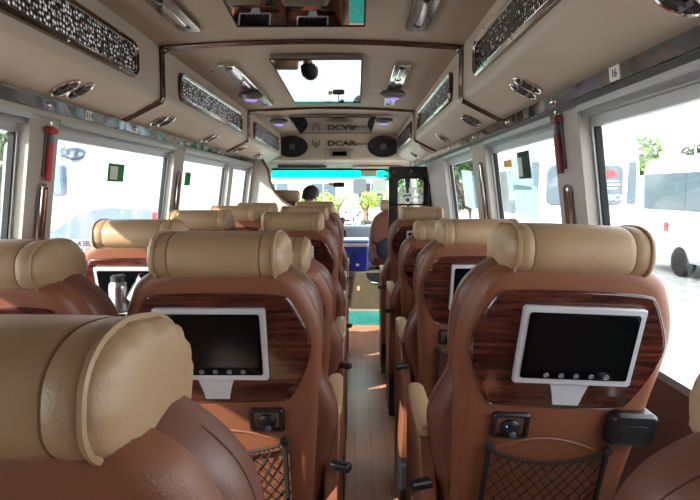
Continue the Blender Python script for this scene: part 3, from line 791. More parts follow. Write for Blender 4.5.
# ------------------------------------------------------------------ front area
CARPET = noisy('speckled_carpet', lin(66,58,44), lin(90,80,60), 160, .95, .5, 300)
mb = MB(); mb.rbox(-1.0, .29, 5.74, 5.95, 0, .405, .02, 'x'); mb.rbox(-1.0, .145, 5.95, 6.98, 0, .405, .02, 'x'); mb.rbox(.145, .62, 5.951, 6.98, 0, .355, .02, 'x')
pf = mb.build('engine_cover', CARPET); tag(pf, 'step-high engine cover in speckled brown carpet at the end of the aisle', 'engine cover')
m = MB(); m.box(-.9, .29, 5.725, 5.738, .0, .018); m.tube([(-.10,5.73,.05),(-.05,5.73,.012),(.28,5.73,.012),(.285,5.73,.38)], .006, 6); m.build('metal_edging', ALU, pf)
m = MB(); m.tube([(.10,5.728,.395),(.115,5.728,.345),(.16,5.728,.30),(.285,5.728,.285)], .010, 8); m.build('curved_trim', CHROME, pf)
m = MB(); m.loft([[(x, y, z) for x, z in ((.105,.40),(.125,.35),(.165,.31),(.285,.295),(.285,.40))] for y in (5.726, 5.74)]); m.build('dark_recess', BLACKP, pf)
m = MB(); m.ball((.03,5.735,.235), .02, .004, .028, 12, 8); m.build('worn_patch', mat('worn_patch', lin(190,150,90), .9), pf)
TEALM = noisy('teal_mat', lin(14,112,106), lin(24,128,120), 60, .85, .4, 300)
root = empty('foot_mat', (.08, 5.39, 0)); tag(root, 'teal rubber mat with raised border lying in the aisle before the engine cover', 'mat')
m = MB(); m.rbox(-.172, .172, -.27, .27, .001, .010, .02, 'z'); m.build('mat_base', TEALM, root)
m = MB(); m.tube([(-.16,-.255,.011),(.16,-.255,.011),(.16,.255,.011),(-.16,.255,.011)], .005, 6, close=True); m.build('border', TEALM, root)
m = MB()
for x in (-.04, .04):
    for y in (-.08, 0, .08): m.box(x-.025, x+.025, y-.02, y+.02, .010, .013)
m.build('worn_print', mat('mat_print', lin(40,110,100), .8), root)
# cool box
BLUE = mat('blue_plastic', lin(30,44,140), .35)
root = empty('cool_box', (-.005, 5.96, .41)); tag(root, 'dark blue cool box with white lid standing on the carpeted engine cover', 'cool box')
m = MB(); m.rbox(-.135, .135, -.15, .15, 0, .25, .03, 'z'); m.build('box_body', BLUE, root)
m = MB(); m.rbox(-.138, .138, -.153, .153, .252, .272, .03, 'z'); m.build('tan_band', mat('cream_band', lin(205,185,150), .5), root)
m = MB(); m.rbox(-.142, .142, -.157, .157, .274, .325, .03, 'z'); m.build('lid', mat('lid_white', lin(190,205,230), .4), root)
m = MB(); m.box(-.138, .138, -.159, -.150, .292, .306); m.build('lid_stripe', BLUE, root)
m = MB(); m.tube([(-.135,-.165,.12),(-.06,-.175,.155),(.01,-.165,.19)], .011, 8); m.build('carry_handle', BLACKP, root)
m = MB(); m.loft([[(x*.02+.02, y, z*.016+.06) for x, z in ((-1,-.6),(-.6,.2),(-.9,.8),(0,1),(.9,.7),(1,-.2),(.4,-.9))] for y in (-.153,-.150)]); m.build('white_emblem', WHITE, root)
# dashboard and console
DASH = mat('dash_grey', lin(120,130,142), .5)
mb = MB(); mb.rbox(XC-.92, XC+.92, 6.98, 7.31, .45, .80, .08, 'x'); root = tag(mb.build('dashboard', DASH), 'blue-grey dashboard running below the windscreen', 'dashboard')
m = MB(); m.rbox(-.30, -.12, 6.94, 7.02, .62, .76, .02, 'y'); m.build('centre_console', BLACKP, root)
m = MB(); m.rbox(-.27, -.17, 6.932, 6.945, .66, .70, .01, 'y'); m.build('radio', GREYP, root)
m = MB(); m.cyl((-.16,6.85,.45),(-.165,6.82,.86),.008,8); m.build('shaft', CHROME); s_ = bpy.context.scene.objects['shaft']
k = empty('gear_lever', (-.16, 6.85, .40)); s_.parent = k; s_.location = (.16,-6.85,-.40)
m = MB(); m.ball((-.005,-.03,.48), .035, .035, .045, 14, 10); m.build('knob', BLACKP, k); m = MB(); m.lathe([(.06,0),(.05,.03),(.02,.08),(.008,.09)], n=16); m.build('boot', BLACKP, k)
tag(k, 'black gear knob on its lever rising in front of the dashboard', 'gear lever')
# steering wheel
root = empty('steering_wheel', (-.74, 6.92, .80)); tag(root, 'black steering wheel in front of the driver', 'steering wheel')
M = Matrix.Rotation(1.0, 4, 'X')
m = MB(); m.tube([M @ Vector((.21*math.cos(a), .21*math.sin(a), 0)) for a in [2*PI*i/32 for i in range(32)]], .014, 8, close=True); m.build('rim', BLACKP, root)
m = MB()
for a in (.4, PI-.4, 1.5*PI): m.tube([M @ Vector((0,0,-.01)), M @ Vector((.21*math.cos(a), .21*math.sin(a), 0))], .012, 8)
m.ball((0,0,0), .05, .04, .03); m.build('spokes', BLACKP, root)
m = MB(); m.cyl((0,.02,-.02),(0,.12,-.16),.02,12); m.build('column', BLACKP, root)

def cab_seat(x, y, lab, wrap=True):
    root = empty('cab_chair', (x, y, .405)); tag(root, lab, 'cab seat')
    UP = [(.36,.20),(.5,.235),(.7,.245),(.9,.22),(1.0,.17)]
    m = MB(); o = shape(UP, UP, .36, 1.02, top=.10)
    rings = []
    for yy, d in [(.015,.03),(.0,.0),(.02,-.006),(.09,-.006),(.12,.01),(.13,.04)]:
        rings.append([(px, yy+(1.0-pz)*.2, pz-.30) for px, pz in (inset(o, d) if d else o)])
    m.loft(rings); b = m.build('backrest', BROWN, root, 50)
    m = MB(); m.tube([(px, .012+(1.0-pz)*.2, pz-.30) for px, pz in inset(o, .03)], .003, 5, close=True); m.build('seam', SEAMB, b)
    m = MB(); m.rbox(-.14, .14, -.02, .10, .72, .845, .045, 'x', e=.02); m.build('headrest', BEIGE, root, 50)
    m = MB(); m.cyl((-.06,.04,.66),(-.06,.04,.74),.008); m.cyl((.06,.04,.66),(.06,.04,.74),.008); m.build('headrest_posts', CHROME, root)
    m = MB(); m.rbox(-.23, .23, .12, .60, .06, .20, .05, 'x', e=.02); m.build('seat_cushion', BROWN, root, 50)
    m = MB(); m.rbox(-.18, .18, .16, .55, 0, .07, .01, 'x'); m.build('seat_base', BLACKP, root)
    return root
cab_seat(-.765, 6.18, 'driver seat with tan headrest standing behind the windscreen')
q = cab_seat(.40, 5.98, 'brown front passenger seat beside the black entrance door'); q.location.z = .36; 
for ch in q.children: 
    pass
q.scale = (1, 1, .93)
root = empty('shoulder_bag', (.34, 5.93, .66)); tag(root, 'dark bag slung on the back of the front passenger seat', 'bag')
m = MB(); m.ball((0,0,-.04), .13, .05, .13, 16, 10); m.ball((.02,-.035,-.07), .08, .03, .07, 14, 8); m.build('bag_body', noisy('bag_cloth', lin(38,42,52), lin(56,60,72), 12, .8), root)
m = MB(); m.tube([(-.16,.02,.04),(-.10,-.02,.02),(.0,-.03,.08),(.06,.0,.16)], .012, 6); m.build('strap', BLACKP, root)

# partition behind the driver
def pj(px, py, Y): return ((px-356)/560*Y, CH+(190-py)/560*Y*1.0)
pp = [(249,158),(262,160),(268,170),(270,182),(275,193),(283,202),(294,208.5),(308,212.5),(330,216),(330,330),(249,330)]
pts = [pj(a, b, 6.0) for a, b in pp]; pts = [(x, max(z, .41)) for x, z in pts]
root = empty('partition_panel', (-.85, 6.0, .41)); tag(root, 'beige curved partition behind the driver, lower half in bright sun', 'partition')
m = MB(); m.loft([[(x+.85, y, z-.41) for x, z in pts] for y in (-.02, .02)]); m.build('panel_board', PILLAR, root, 60)
m = MB(); m.tube([(x+.85, -.0, z-.41) for x, z in pts[1:9]], .022, 8); m.build('edge_trim', mat('brown_edge', lin(96,78,66), .5), root)

# entrance door leaf folded into the bus
BLKP = mat('black_paint', lin(18,18,21), .25)
root = empty('entrance_door', (.315, 5.45, 0)); tag(root, 'black door leaf folded inward with AUTO DOOR written on its glass', 'door')
def ringframe(mb, X0, X1, Z0, Z1, x0, x1, z0, z1, r, ya, yb):
    def rrp(a, b, c, d, r, y):
        pts = []
        for cx, cz, a0 in ((b-r, d-r, 0), (a+r, d-r, PI/2), (a+r, c+r, PI), (b-r, c+r, 1.5*PI)):
            for i in range(6):
                t = a0+i*PI/10; pts.append((cx+r*math.cos(t), y, cz+r*math.sin(t)))
        return pts
    mb.loft([rrp(X0,X1,Z0,Z1,.012,ya), rrp(X0,X1,Z0,Z1,.012,yb), rrp(x0,x1,z0,z1,r,yb), rrp(x0,x1,z0,z1,r,ya), rrp(X0,X1,Z0,Z1,.012,ya)], caps=False)
m = MB(); ringframe(m, 0, .425, .005, 1.475, .085, .335, .70, 1.36, .05, -.02, .02); m.box(.02,.40,-.015,.015,.03,.70) ; m.build('door_leaf', BLKP, root, 40)
m = MB(); m.box(.08, .34, -.003, .003, .69, 1.365); pn = m.build('door_glass', GLASS, root)
m = MB()
def rl(a, b, c, d, r, y):
    pts = []
    for cx, cz, a0 in ((b-r, d-r, 0), (a+r, d-r, PI/2), (a+r, c+r, PI), (b-r, c+r, 1.5*PI)):
        for i in range(6):
            t = a0+i*PI/10; pts.append((cx+r*math.cos(t), y, cz+r*math.sin(t)))
    return pts
m.tube(rl(.08,.34,.695,1.365,.055,-.022), .008, 8, close=True); m.build('rubber_gasket', RUBBER, root)
m = MB(); m.tube([(.0,-.045,1.11),(.44,-.045,1.11)], .009, 8); m.tube([(.05,-.03,1.11),(.05,-.045,1.11)], .012, 8); m.tube([(.385,-.045,.3),(.385,-.045,1.30),(.37,-.03,1.34)], .009, 8); m.build('hand_bar', BLACKP, root)
m = MB(); m.ball((.05,-.025,1.42), .012,.01,.016,10,6); m.ball((.21,-.025,1.43), .012,.01,.02,10,6); m.build('door_fittings', GREYP, root)
DW = sheer('white_lettering', lin(240,240,240), .7)
text('lettering_auto', 'AUTO', .092, DW, frame_M((.215,-.006,1.235), (1,0,0), (0,0,1)), root, bold=.04)
text('lettering_door', 'DOOR', .092, DW, frame_M((.215,-.006,1.150), (1,0,0), (0,0,1)), root, bold=.04)

# ------------------------------------------------------------------ the driver
SKIN = mat('skin', lin(196,150,122), .55)
def skinmesh(name, V, Ed, R, m, parent=None, sub=2):
    me = bpy.data.meshes.new(name); me.from_pydata([Vector(v) for v in V], Ed, [])
    o = bpy.data.objects.new(name, me); COL.objects.link(o)
    md = o.modifiers.new('skin', 'SKIN'); md.use_smooth_shade = True
    for i, r in enumerate(R): me.skin_vertices[0].data[i].radius = (r, r) if not isinstance(r, tuple) else r
    me.skin_vertices[0].data[0].use_root = True
    sb = o.modifiers.new('sub', 'SUBSURF'); sb.levels = sub; sb.render_levels = sub
    bpy.context.view_layer.update()
    m2 = bpy.data.meshes.new_from_object(o.evaluated_get(bpy.context.evaluated_depsgraph_get()))
    bpy.data.objects.remove(o); m2.name = name
    m2.materials.clear(); m2.materials.append(m)
    m2.polygons.foreach_set('use_smooth', [True]*len(m2.polygons))
    o = bpy.data.objects.new(name, m2); COL.objects.link(o)
    if parent: o.parent = parent
    return o
root = empty('person', (-.745, 6.50, .618)); root.scale = (.97,.97,.97); tag(root, 'person with short dark hair and blue shirt sitting in the driver seat', 'person')
hd = Vector((.225, .0, .585))       # head centre
V = []; Ed = []; R = []
def vx(p, r, par=None):
    V.append(p); R.append(r)
    if par is not None: Ed.append((par, len(V)-1))
    return len(V)-1
pel = vx((0,.03,.06), (.15,.11)); wa = vx((.03,.02,.18), (.13,.10), pel); che = vx((.10,0,.32), (.15,.10), wa); sh = vx((.16,0,.42), (.11,.08), che)
nk = vx((.19,0,.475), .050, sh); jw = vx((.215,.005,.53), .060, nk); skl = vx((.225,-.005,.60), (.078,.085), jw); crn = vx((.222,-.01,.655), (.055,.062), skl)
for s in (-1, 1):
    so = vx((.16+s*.13, 0, .41), .055, sh); el = vx((.16+s*.19, .10, .20), .040, so); wr = vx((.10+s*.14, .32, .24), .027, el)
    pm = vx((.08+s*.12, .40, .26), .026, wr)
    for k in range(4):
        a = vx((.08+s*.12+(k-1.5)*.018, .445, .27), .0085, pm); b = vx((.08+s*.12+(k-1.5)*.020, .470+.004*(k % 3), .255), .008, a); vx((.08+s*.12+(k-1.5)*.020, .462, .232), .007, b)
    th = vx((.08+s*.12-s*.030, .415, .262), .010, pm); vx((.08+s*.12-s*.042, .445, .255), .008, th)
    hp = vx((s*.09, .08, .06), .085, pel); kn = vx((s*.15, .44, .09), .060, hp); an = vx((s*.15, .50, -.16), .040, kn); vx((s*.15, .58, -.195), .034, an)
body = skinmesh('body', V, Ed, R, SKIN, root)
# face details joined into the same body mesh
mm = MB(); yaw = -.9
def hp_(x, y, z):
    q = Matrix.Rotation(yaw, 3, 'Z') @ Vector((x, y, z)); return hd+q
mm.tube([hp_(0,.078,.025), hp_(0,.098,-.005), hp_(0,.080,-.018)], [.008,.013,.008], 8)
for s in (-1, 1):
    c = hp_(s*.030,.076,.020); mm.ball(c, .011,.011,.008,10,8)
    c = hp_(s*.078,-.005,.0); mm.ball(c, .012,.020,.032,10,8)
mm.tube([hp_(-.022,.076,-.042), hp_(0,.086,-.040), hp_(.022,.076,-.042)], .006, 8)
bm = bmesh.new(); bm.from_mesh(body.data)
tmp = bpy.data.meshes.new('tmp'); tmp.from_pydata(mm.v, [], mm.f); bm.from_mesh(tmp); bm.to_mesh(body.data); bm.free()
body.data.polygons.foreach_set('use_smooth', [True]*len(body.data.polygons))
HAIR = noisy('dark_hair', lin(26,20,18), lin(40,32,28), 90, .6, .6, 300)
mm = MB(); rings = []
for i in range(11):
    a = PI/2*(1-i/10)-.40*(i/10)
    ring = []
    for j in range(24):
        t = 2*PI*j/24; rr = .098*math.cos(a)+.002
        wob = 1+.06*math.sin(7*t+i)+.04*math.sin(13*t-i*2)
        front = max(0, math.cos(t-(yaw+PI/2)))
        z = .098*math.sin(a)+.015*front*(i/10)+.012*math.sin(11*t)*(i/10)-.035*(1-front)*(i/10)
        ring.append(hd+Vector((rr*math.cos(t)*wob, -.012+rr*1.08*math.sin(t)*wob, .03+z)))
    rings.append(ring)
mm.loft(rings); mm.build('hair', HAIR, root, 60)
V = []; Ed = []; R = []
pel = vx((0,.03,.06), (.163,.122)); wa = vx((.03,.02,.18), (.143,.113), pel); che = vx((.10,0,.32), (.162,.114), wa); sh = vx((.16,0,.42), (.122,.092), che); vx((.185,0,.462), .066, sh)
for s in (-1, 1):
    so = vx((.16+s*.13, 0, .41), .068, sh); el = vx((.16+s*.18, .07, .26), .056, so); 
skinmesh('shirt', V, Ed, R, noisy('blue_shirt', lin(52,84,120), lin(64,98,136), 20, .8), root)
V = []; Ed = []; R = []
pel = vx((0,.05,.05), (.158,.112))
for s in (-1, 1):
    hp2 = vx((s*.09, .08, .06), .097, pel); kn = vx((s*.15, .44, .09), .070, hp2); vx((s*.15, .49, -.13), .052, kn)
skinmesh('trousers', V, Ed, R, mat('dark_trousers', lin(40,42,52), .8), root)

# ------------------------------------------------------------------ outside
GZ = -.90
def ground_mat():
    m = noisy('gravel_ground', lin(150,150,148), lin(178,177,172), 3, .9, .6, 40)
    N, L, B = nodes(m)
    return m
mb = MB(); mb.box(-70, 70, -30, 120, GZ-.2, GZ); struct(mb.build('ground', ground_mat()))
VW = mat('white_vehicle_paint', lin(192,196,202), .28, coat=.5)
VB = mat('pale_blue_paint', lin(104,120,150), .3, coat=.5)
VG = mat('vehicle_dark_glass', lin(84,100,110), .08)
AMB = mat('amber_lens', lin(250,120,50), .3)
REDL = mat('red_lens', lin(160,24,30), .3)
def vehicle(name, lab, cat, x0, x1, y0, y1, z0, z1, paint=VW, group=None):
    cx, cy = (x0+x1)/2, (y0+y1)/2
    root = empty(name, (cx, cy, GZ)); tag(root, lab, cat, group)
    off = Vector((cx, cy, GZ)); h = (z1-z0); w = (x1-x0)/2
    def sec(y, ins, zt):
        pts = []
        prof = [(w-.02, 0),(w,.15),(w,h*.45),(w-.05,h*.70),(w-.13,h-.14),(w-.22,h-.04),(w-.40,h)]
        prof = [(a-ins, z0+b*zt-GZ+(ins*.5 if b == 0 else 0)) for a, b in prof]
        return [Vector((a, y-cy, z)) for a, z in prof]+[Vector((-a, y-cy, z)) for a, z in prof[::-1]]
    m = MB(); m.loft([sec(y0+.06, .10, .97), sec(y0+.02, .04, .99), sec(y0, .07, .98) if False else sec(y0+.10, .0, 1), sec(y1-.25, .0, 1), sec(y1-.08, .06, .97), sec(y1, .14, .93)])
    m.build('body_shell', paint, root, 40)
    for sx in (-1, 1):
        for yy in (y0+(y1-y0)*.22, y0+(y1-y0)*.78):
            M = Matrix.Translation((sx*(w-.11), yy-cy, .38)) @ Matrix.Rotation(PI/2, 4, 'Y')
            m = MB(); m.lathe([(.20,-.12),(.36,-.12),(.38,-.09),(.38,.09),(.36,.12),(.20,.12)], n=28, M=M); wh = m.build('wheel', RUBBER, root)
            m = MB(); m.lathe([(.02,-.10),(.20,-.11),(.21,.11),(.02,.10)], n=20, M=M); m.build('hub', STEEL, wh)
    def sh_(x, z):  # half width at height
        t = (z-z0)/h
        return w-(.0 if t < .45 else (t-.45)/.25*.05 if t < .7 else .05+(t-.7)/.3*.12)
    root['_'] = 0; del root['_']
    return root, off, w, sh_
def rr2(a, b, c, d, r):
    pts = []
    for cx, cz, a0 in ((b-r, d-r, 0), (a+r, d-r, PI/2), (a+r, c+r, PI), (b-r, c+r, 1.5*PI)):
        for i in range(5):
            t = a0+i*PI/8; pts.append((cx+r*math.cos(t), cz+r*math.sin(t)))
    return pts
def rear_panel(root, off, y, a, b, c, d, r, m_, name, dep=.06, parent=None):
    m = MB(); P = rr2(a, b, c, d, r)
    m.loft([[Vector((x, y, z))-off for x, z in inset(P, .01)], [Vector((x, y+.01, z))-off for x, z in P], [Vector((x, y+dep, z))-off for x, z in P]])
    return m.build(name, m_, parent or root)
def side_panel(root, off, x, s, a, b, c, d, r, m_, name, lean=.0):
    m = MB(); P = rr2(a, b, c, d, r)
    m.loft([[Vector((x+s*q-s*lean*(z-c), y, z))-off for y, z in P] for q in (-.05, .012)]); return m.build(name, m_, root)
# white minibus seen from behind
root, off, w, hw = vehicle('minibus', 'white minibus with its rear turned to the bus, FUSO lettering on the dark rear window', 'bus', 2.78, 4.86, 9.5, 13.8, -.55, 2.2)
rear_panel(root, off, 9.53, 3.22, 4.48, 1.00, 1.66, .10, VG, 'rear_window')
rear_panel(root, off, 9.54, 2.93, 3.08, 1.02, 1.72, .03, VG, 'corner_window')
rear_panel(root, off, 9.54, 4.58, 4.72, 1.02, 1.72, .03, VG, 'corner_window')
for x in (2.94, 4.70):
    m = MB(); m.lathe([(.10,0),(.10,.03),(.06,.055),(.01,.06)], n=20, M=Matrix.Translation(Vector((x, 9.54, .58))-off) @ Matrix.Rotation(PI/2, 4, 'X')); m.build('amber_light', AMB, root)
    rear_panel(root, off, 9.54, x-.08, x+.08, .12, .40, .03, REDL, 'tail_lamp')
rear_panel(root, off, 9.48, 2.9, 4.75, -.42, -.12, .05, GREYP, 'bumper', .12)
rear_panel(root, off, 9.53, 3.60, 4.08, .05, .18, .01, mat('plate_white', lin(220,220,215), .5), 'number_plate')
rear_panel(root, off, 9.62, 3.35, 4.30, 2.14, 2.20, .02, mat('red_roof_panel', lin(200,70,80), .5), 'roof_marker', .35)
for i in range(5):
    y0 = 9.85+i*1.28
    if i > 2: break
    side_panel(root, off, 2.80, -1, y0, y0+1.2, .83, 1.60, .08, VG, 'side_window', -.05)
    side_panel(root, off, 4.84, 1, y0, y0+1.2, .83, 1.60, .08, VG, 'side_window', -.05)
text('window_lettering', 'FUSO', .13, mat('pale_lettering', lin(215,225,230), .5), frame_M(Vector((4.24, 9.515, 1.12))-off, (1,0,0), (0,0,1)), root, sx=1.5)
m = MB(); m.loft([[Vector((4.24+x*.13, y, 1.52+z*.07))-off for x, z in ((-1,-.6),(1,-.6),(1,.4),(.3,1),(-.3,1),(-1,.4))] for y in (9.510, 9.52)]); em_ = m.build('red_emblem', mat('emblem_red', lin(205,60,66), .5), root)
m = MB()
for z, l in ((1.40,.34),(1.34,.40),(1.28,.30)): m.box(4.24-l/2-off.x, 4.24+l/2-off.x, 9.512-off.y, 9.52-off.y, z-.015-off.z, z+.012-off.z)
m.build('window_stickers', mat('pale_sticker', lin(190,205,212), .5), root)
# white coach parked side-on further right
root, off, w, hw = vehicle('coach', 'long white coach parked alongside, dark strip windows and small red emblem', 'bus', 8.06, 10.5, 5.6, 16.3, -.52, 2.12)
for i in range(5):
    y0 = 5.9+i*1.98; side_panel(root, off, 8.06, -1, y0, y0+1.95, .74, 1.68, .05, VG, 'side_window', -.03)
side_panel(root, off, 8.06, -1, 15.83, 16.02, .76, 1.66, .03, mat('pale_glass', lin(150,190,205), .1), 'end_window', -.03)
m = MB(); m.loft([[Vector((x, 14.6+a*.13, .30+b*.13))-off for a, b in ((-.7,-1),(0,-.4),(.7,-1),(.6,.3),(1,.6),(0,1),(-1,.6),(-.6,.3))] for x in (8.03, 8.07)]); m.build('red_emblem', bpy.data.materials['emblem_red'], root)
# white bus beyond the sunlit windows
root, off, w, hw = vehicle('bus', 'white bus close outside the sunlit windows with oval badge and number plate 43B 27.33', 'bus', -4.55, -2.22, 7.0, 14.0, -.5, 1.95)
m = MB(); m.tube([Vector((-3.53+.15*math.cos(a), 7.03, 1.70+.065*math.sin(a)))-off for a in [2*PI*i/28 for i in range(28)]], .016, 8, close=True)
m.tube([Vector((-3.60,7.02,1.65))-off, Vector((-3.57,7.02,1.74))-off], .013, 6); m.tube([Vector((-3.49,7.02,1.66))-off, Vector((-3.46,7.02,1.75))-off], .013, 6); m.tube([Vector((-3.59,7.02,1.69))-off, Vector((-3.53,7.02,1.705))-off, Vector((-3.47,7.02,1.71))-off], .011, 6)
m.build('oval_badge', mat('badge_grey', lin(84,98,124), .3, .3), root)
rear_panel(root, off, 7.00, -3.58, -3.29, .42, .63, .01, mat('plate_pale', lin(150,154,158), .5), 'number_plate')
PLI = mat('plate_ink', lin(30,34,44), .6)
text('plate_upper', '43B', .105, PLI, frame_M(Vector((-3.435,6.992,.575))-off, (1,0,0), (0,0,1)), root)
text('plate_lower', '27.33', .105, PLI, frame_M(Vector((-3.435,6.992,.475))-off, (1,0,0), (0,0,1)), root)
rear_panel(root, off, 6.99, -2.56, -2.38, .82, .97, .02, REDL, 'tail_lamp'); rear_panel(root, off, 6.99, -4.42, -4.24, .82, .97, .02, REDL, 'tail_lamp')
rear_panel(root, off, 7.035, -3.70, -2.45, 1.86, 1.90, .01, VG, 'roof_gutter', .03)
P = [(-4.4,.35),(-2.36,.35),(-2.36,.92),(-2.6,1.0),(-3.1,1.03),(-3.5,.95),(-3.8,.75),(-4.4,.68)]
m = MB(); m.loft([[Vector((x, y, z))-off for x, z in P] for y in (7.02, 7.08)]); m.build('lower_panel', VB, root)
root.rotation_euler = (0,0,0)
root = empty('wing_mirror', (-3.62, 6.85, 1.5)); tag(root, 'dark rounded wing mirror of the white bus beside the red hammer pillar', 'mirror')
m = MB(); m.rbox(-.075, .065, -.05, .06, -.33, .34, .06); m.build('mirror_shell', mat('mirror_shell', lin(90,110,140), .3), root)
m = MB(); m.rbox(-.055, .045, -.055, -.045, -.30, .31, .05); m.build('mirror_glass', mat('tinted_mirror', lin(120,150,160), .03, .9), root)
m = MB(); m.tube([(.0,.0,.34),(.1,.05,.42),(.25,.16,.44)], .015, 8); m.build('mirror_arm', BLACKP, root)
# blue-grey van further along, seen through the second window
root, off, w, hw = vehicle('van', 'blue-grey van with large dark windscreen beyond the second sunlit window', 'van', -6.0, -3.9, 13.6+1.2, 20.5, -.5, 1.55, VB)
rear_panel(root, off, 14.80, -5.75, -4.15, .65, 1.40, .12, VG, 'windscreen'); rear_panel(root, off, 14.80, -5.8, -4.1, -.35, -.05, .05, GREYP, 'bumper', .12)
for x in (-5.7, -4.2): rear_panel(root, off, 14.82, x-.12, x+.12, .12, .34, .05, WHITE, 'headlamp')
root, off, w, hw = vehicle('hatchback_car', 'small dark blue car parked far beside the van beyond the sunlit side', 'car', -9.2, -7.4, 10.5, 14.6, -.62, .65, mat('navy_paint', lin(40,52,90), .3, coat=.6))
rear_panel(root, off, 10.53, -9.0, -7.6, .15, .55, .08, VG, 'rear_window')

# buildings, trees, scooters
STUC = noisy('pale_render', lin(214,208,198), lin(224,219,210), 2, .8)
def building(lab, x0, x1, y0, y1, z1, nx, name='building'):
    root = empty(name, ((x0+x1)/2, y0, GZ)); tag(root, lab, 'building'); off = Vector(((x0+x1)/2, y0, GZ))
    m = MB(); m.box(x0-off.x, x1-off.x, 0, y1-y0, 0, z1-GZ); m.build('wall', STUC, root)
    m = MB(); m.box(x0-.2-off.x, x1+.2-off.x, -.25, y1-y0+.2, z1-GZ, z1-GZ+.25); m.build('roof_slab', GREYP, root)
    for i in range(nx):
        cx = x0+(i+.5)*(x1-x0)/nx
        m = MB(); m.rbox(cx-.8-off.x, cx+.8-off.x, -.06, .05, 1.0, 2.6, .02); f = m.build('window', mat('far_glass', lin(70,84,96), .1) if 'far_glass' not in bpy.data.materials else bpy.data.materials['far_glass'], root)
        m = MB(); m.box(cx-.85-off.x, cx+.85-off.x, -.1, -.02, .92, 1.0); m.box(cx-.03-off.x, cx+.03-off.x, -.08, -.05, 1.0, 2.6); m.build('window_bar', WHITE, f)
    return root
r_ = building('low pale shop building behind the parked scooters beyond the windscreen', -7, 9, 38, 44, 3.4, 5)
for x, c in ((-.2, (70,72,78)), (1.1, (96,100,98)), (3.0, (58,84,120))):
    m = MB(); m.box(x-1, x+0-.1, -.35, -.12, 1.9, 2.9); m.build('signboard', mat('sign_%d' % c[0], lin(*c), .6), r_)
building('pale two storey building far beyond the sunlit windows', -26, -12, 26, 34, 5.5, 5)
BARK = noisy('bark', lin(96,76,58), lin(120,98,78), 6, .9, .5, 60)
def leafmat(n, a, b):
    m = noisy(n, a, b, 3, .7); return m
LEAFS = [leafmat('leaf_green', lin(78,112,52), lin(112,142,68)), leafmat('leaf_yellow_green', lin(134,150,62), lin(160,172,84)), leafmat('leaf_dark', lin(48,78,46), lin(70,100,56))]
def tree(x, y, h, r, lm, lab, name='tree', n=900, squash=.75):
    root = empty(name, (x, y, GZ)); tag(root, lab, 'tree', 'trees around the parking lot')
    m = MB(); m.tube([(0,0,0),(.1,.05,h*.35),(-.05,.1,h*.7)], [.22,.17,.08], 10)
    for k in range(5):
        a = k*1.26; m.tube([(.05,.05,h*.42),(math.cos(a)*r*.35,math.sin(a)*r*.35,h*.66),(math.cos(a)*r*.6,math.sin(a)*r*.6,h*.82)], [.10,.06,.03], 7)
    m.build('trunk', BARK, root)
    m = MB(); rnd = random.Random(int(x*10+y*7))
    cl = [(rnd.uniform(-.6,.6)*r, rnd.uniform(-.6,.6)*r, rnd.uniform(-.5,.5)*r*squash, rnd.uniform(.35,.6)*r) for _ in range(9)]
    for i in range(n):
        c = cl[rnd.randrange(9)]; d = Vector((rnd.gauss(0,1), rnd.gauss(0,1), rnd.gauss(0,1))).normalized()*c[3]*rnd.uniform(.7,1.05)
        p = Vector((c[0], c[1], h*.75+c[2]))+Vector((d.x, d.y, d.z*.8)); s = rnd.uniform(.10,.2)*(r/2.2)
        q = Euler((rnd.uniform(-1.2,1.2), rnd.uniform(-1.2,1.2), rnd.uniform(0,6.3))).to_matrix()
        m.add([p+q @ Vector(v)*s for v in ((-1.4,0,0),(0,-.6,.1),(1.4,0,0),(0,.6,.1))], [(0,1,2,3)])
    m.build('crown', lm, root, recalc=False)
    return root
for hx, hl in ((-2.9, 'first in the hedge row, behind the driver'), (-1.2, 'second in the hedge row'), (.5, 'in the middle of the hedge row beyond the windscreen'), (2.2, 'fourth in the hedge row, beside the door'), (3.9, 'last in the hedge row, behind the door')):
    tree(hx, 33, 2.1, .95, LEAFS[1], 'low yellow-green clipped tree, '+hl, n=500)
tree(1.80, 17, 2.9, 1.0, LEAFS[2], 'slender green tree showing through the glass of the black door', n=2400)
tree(3.75, 18.2, 3.3, 1.5, LEAFS[2], 'dark green tree beyond the small window before the door', n=3000)
tree(7.2, 25, 4.6, 2.0, LEAFS[0], 'broad green tree over the roof end of the minibus', n=1400)
tree(-7.4, 35, 3.0, 1.6, LEAFS[0], 'green tree behind the driver headrest in the windscreen')
tree(20, 40, 5.0, 3.0, LEAFS[0], 'round tree above the long coach roof, first from the minibus', n=1400)
tree(27.5, 43, 5.2, 3.0, LEAFS[2], 'bushy tree above the long coach roof, beside the lamp post', n=1400)
tree(36, 42, 6.2, 3.6, LEAFS[0], 'tall tree above the long coach roof, furthest from the minibus', n=1400)
tree(-13, 20, 4.6, 2.4, LEAFS[2], 'dark tree beyond the van on the sunlit side', n=1200)
root = empty('lamp_post', (22.6, 38, GZ)); tag(root, 'thin white lamp post above the long coach roof', 'lamp post')
m = MB(); m.tube([(0,0,0),(0,0,5.2)], [.07,.05], 8); m.build('post', WHITE, root); m = MB(); m.rbox(-.5,.1,-.1,.1,5.15,5.25,.03); m.build('lamp_head', WHITE, root)
SCP = [mat('scooter_%d' % i, lin(*c), .3, coat=.5) for i, c in enumerate(((170,40,44),(40,60,120),(215,215,218),(40,40,46)))]
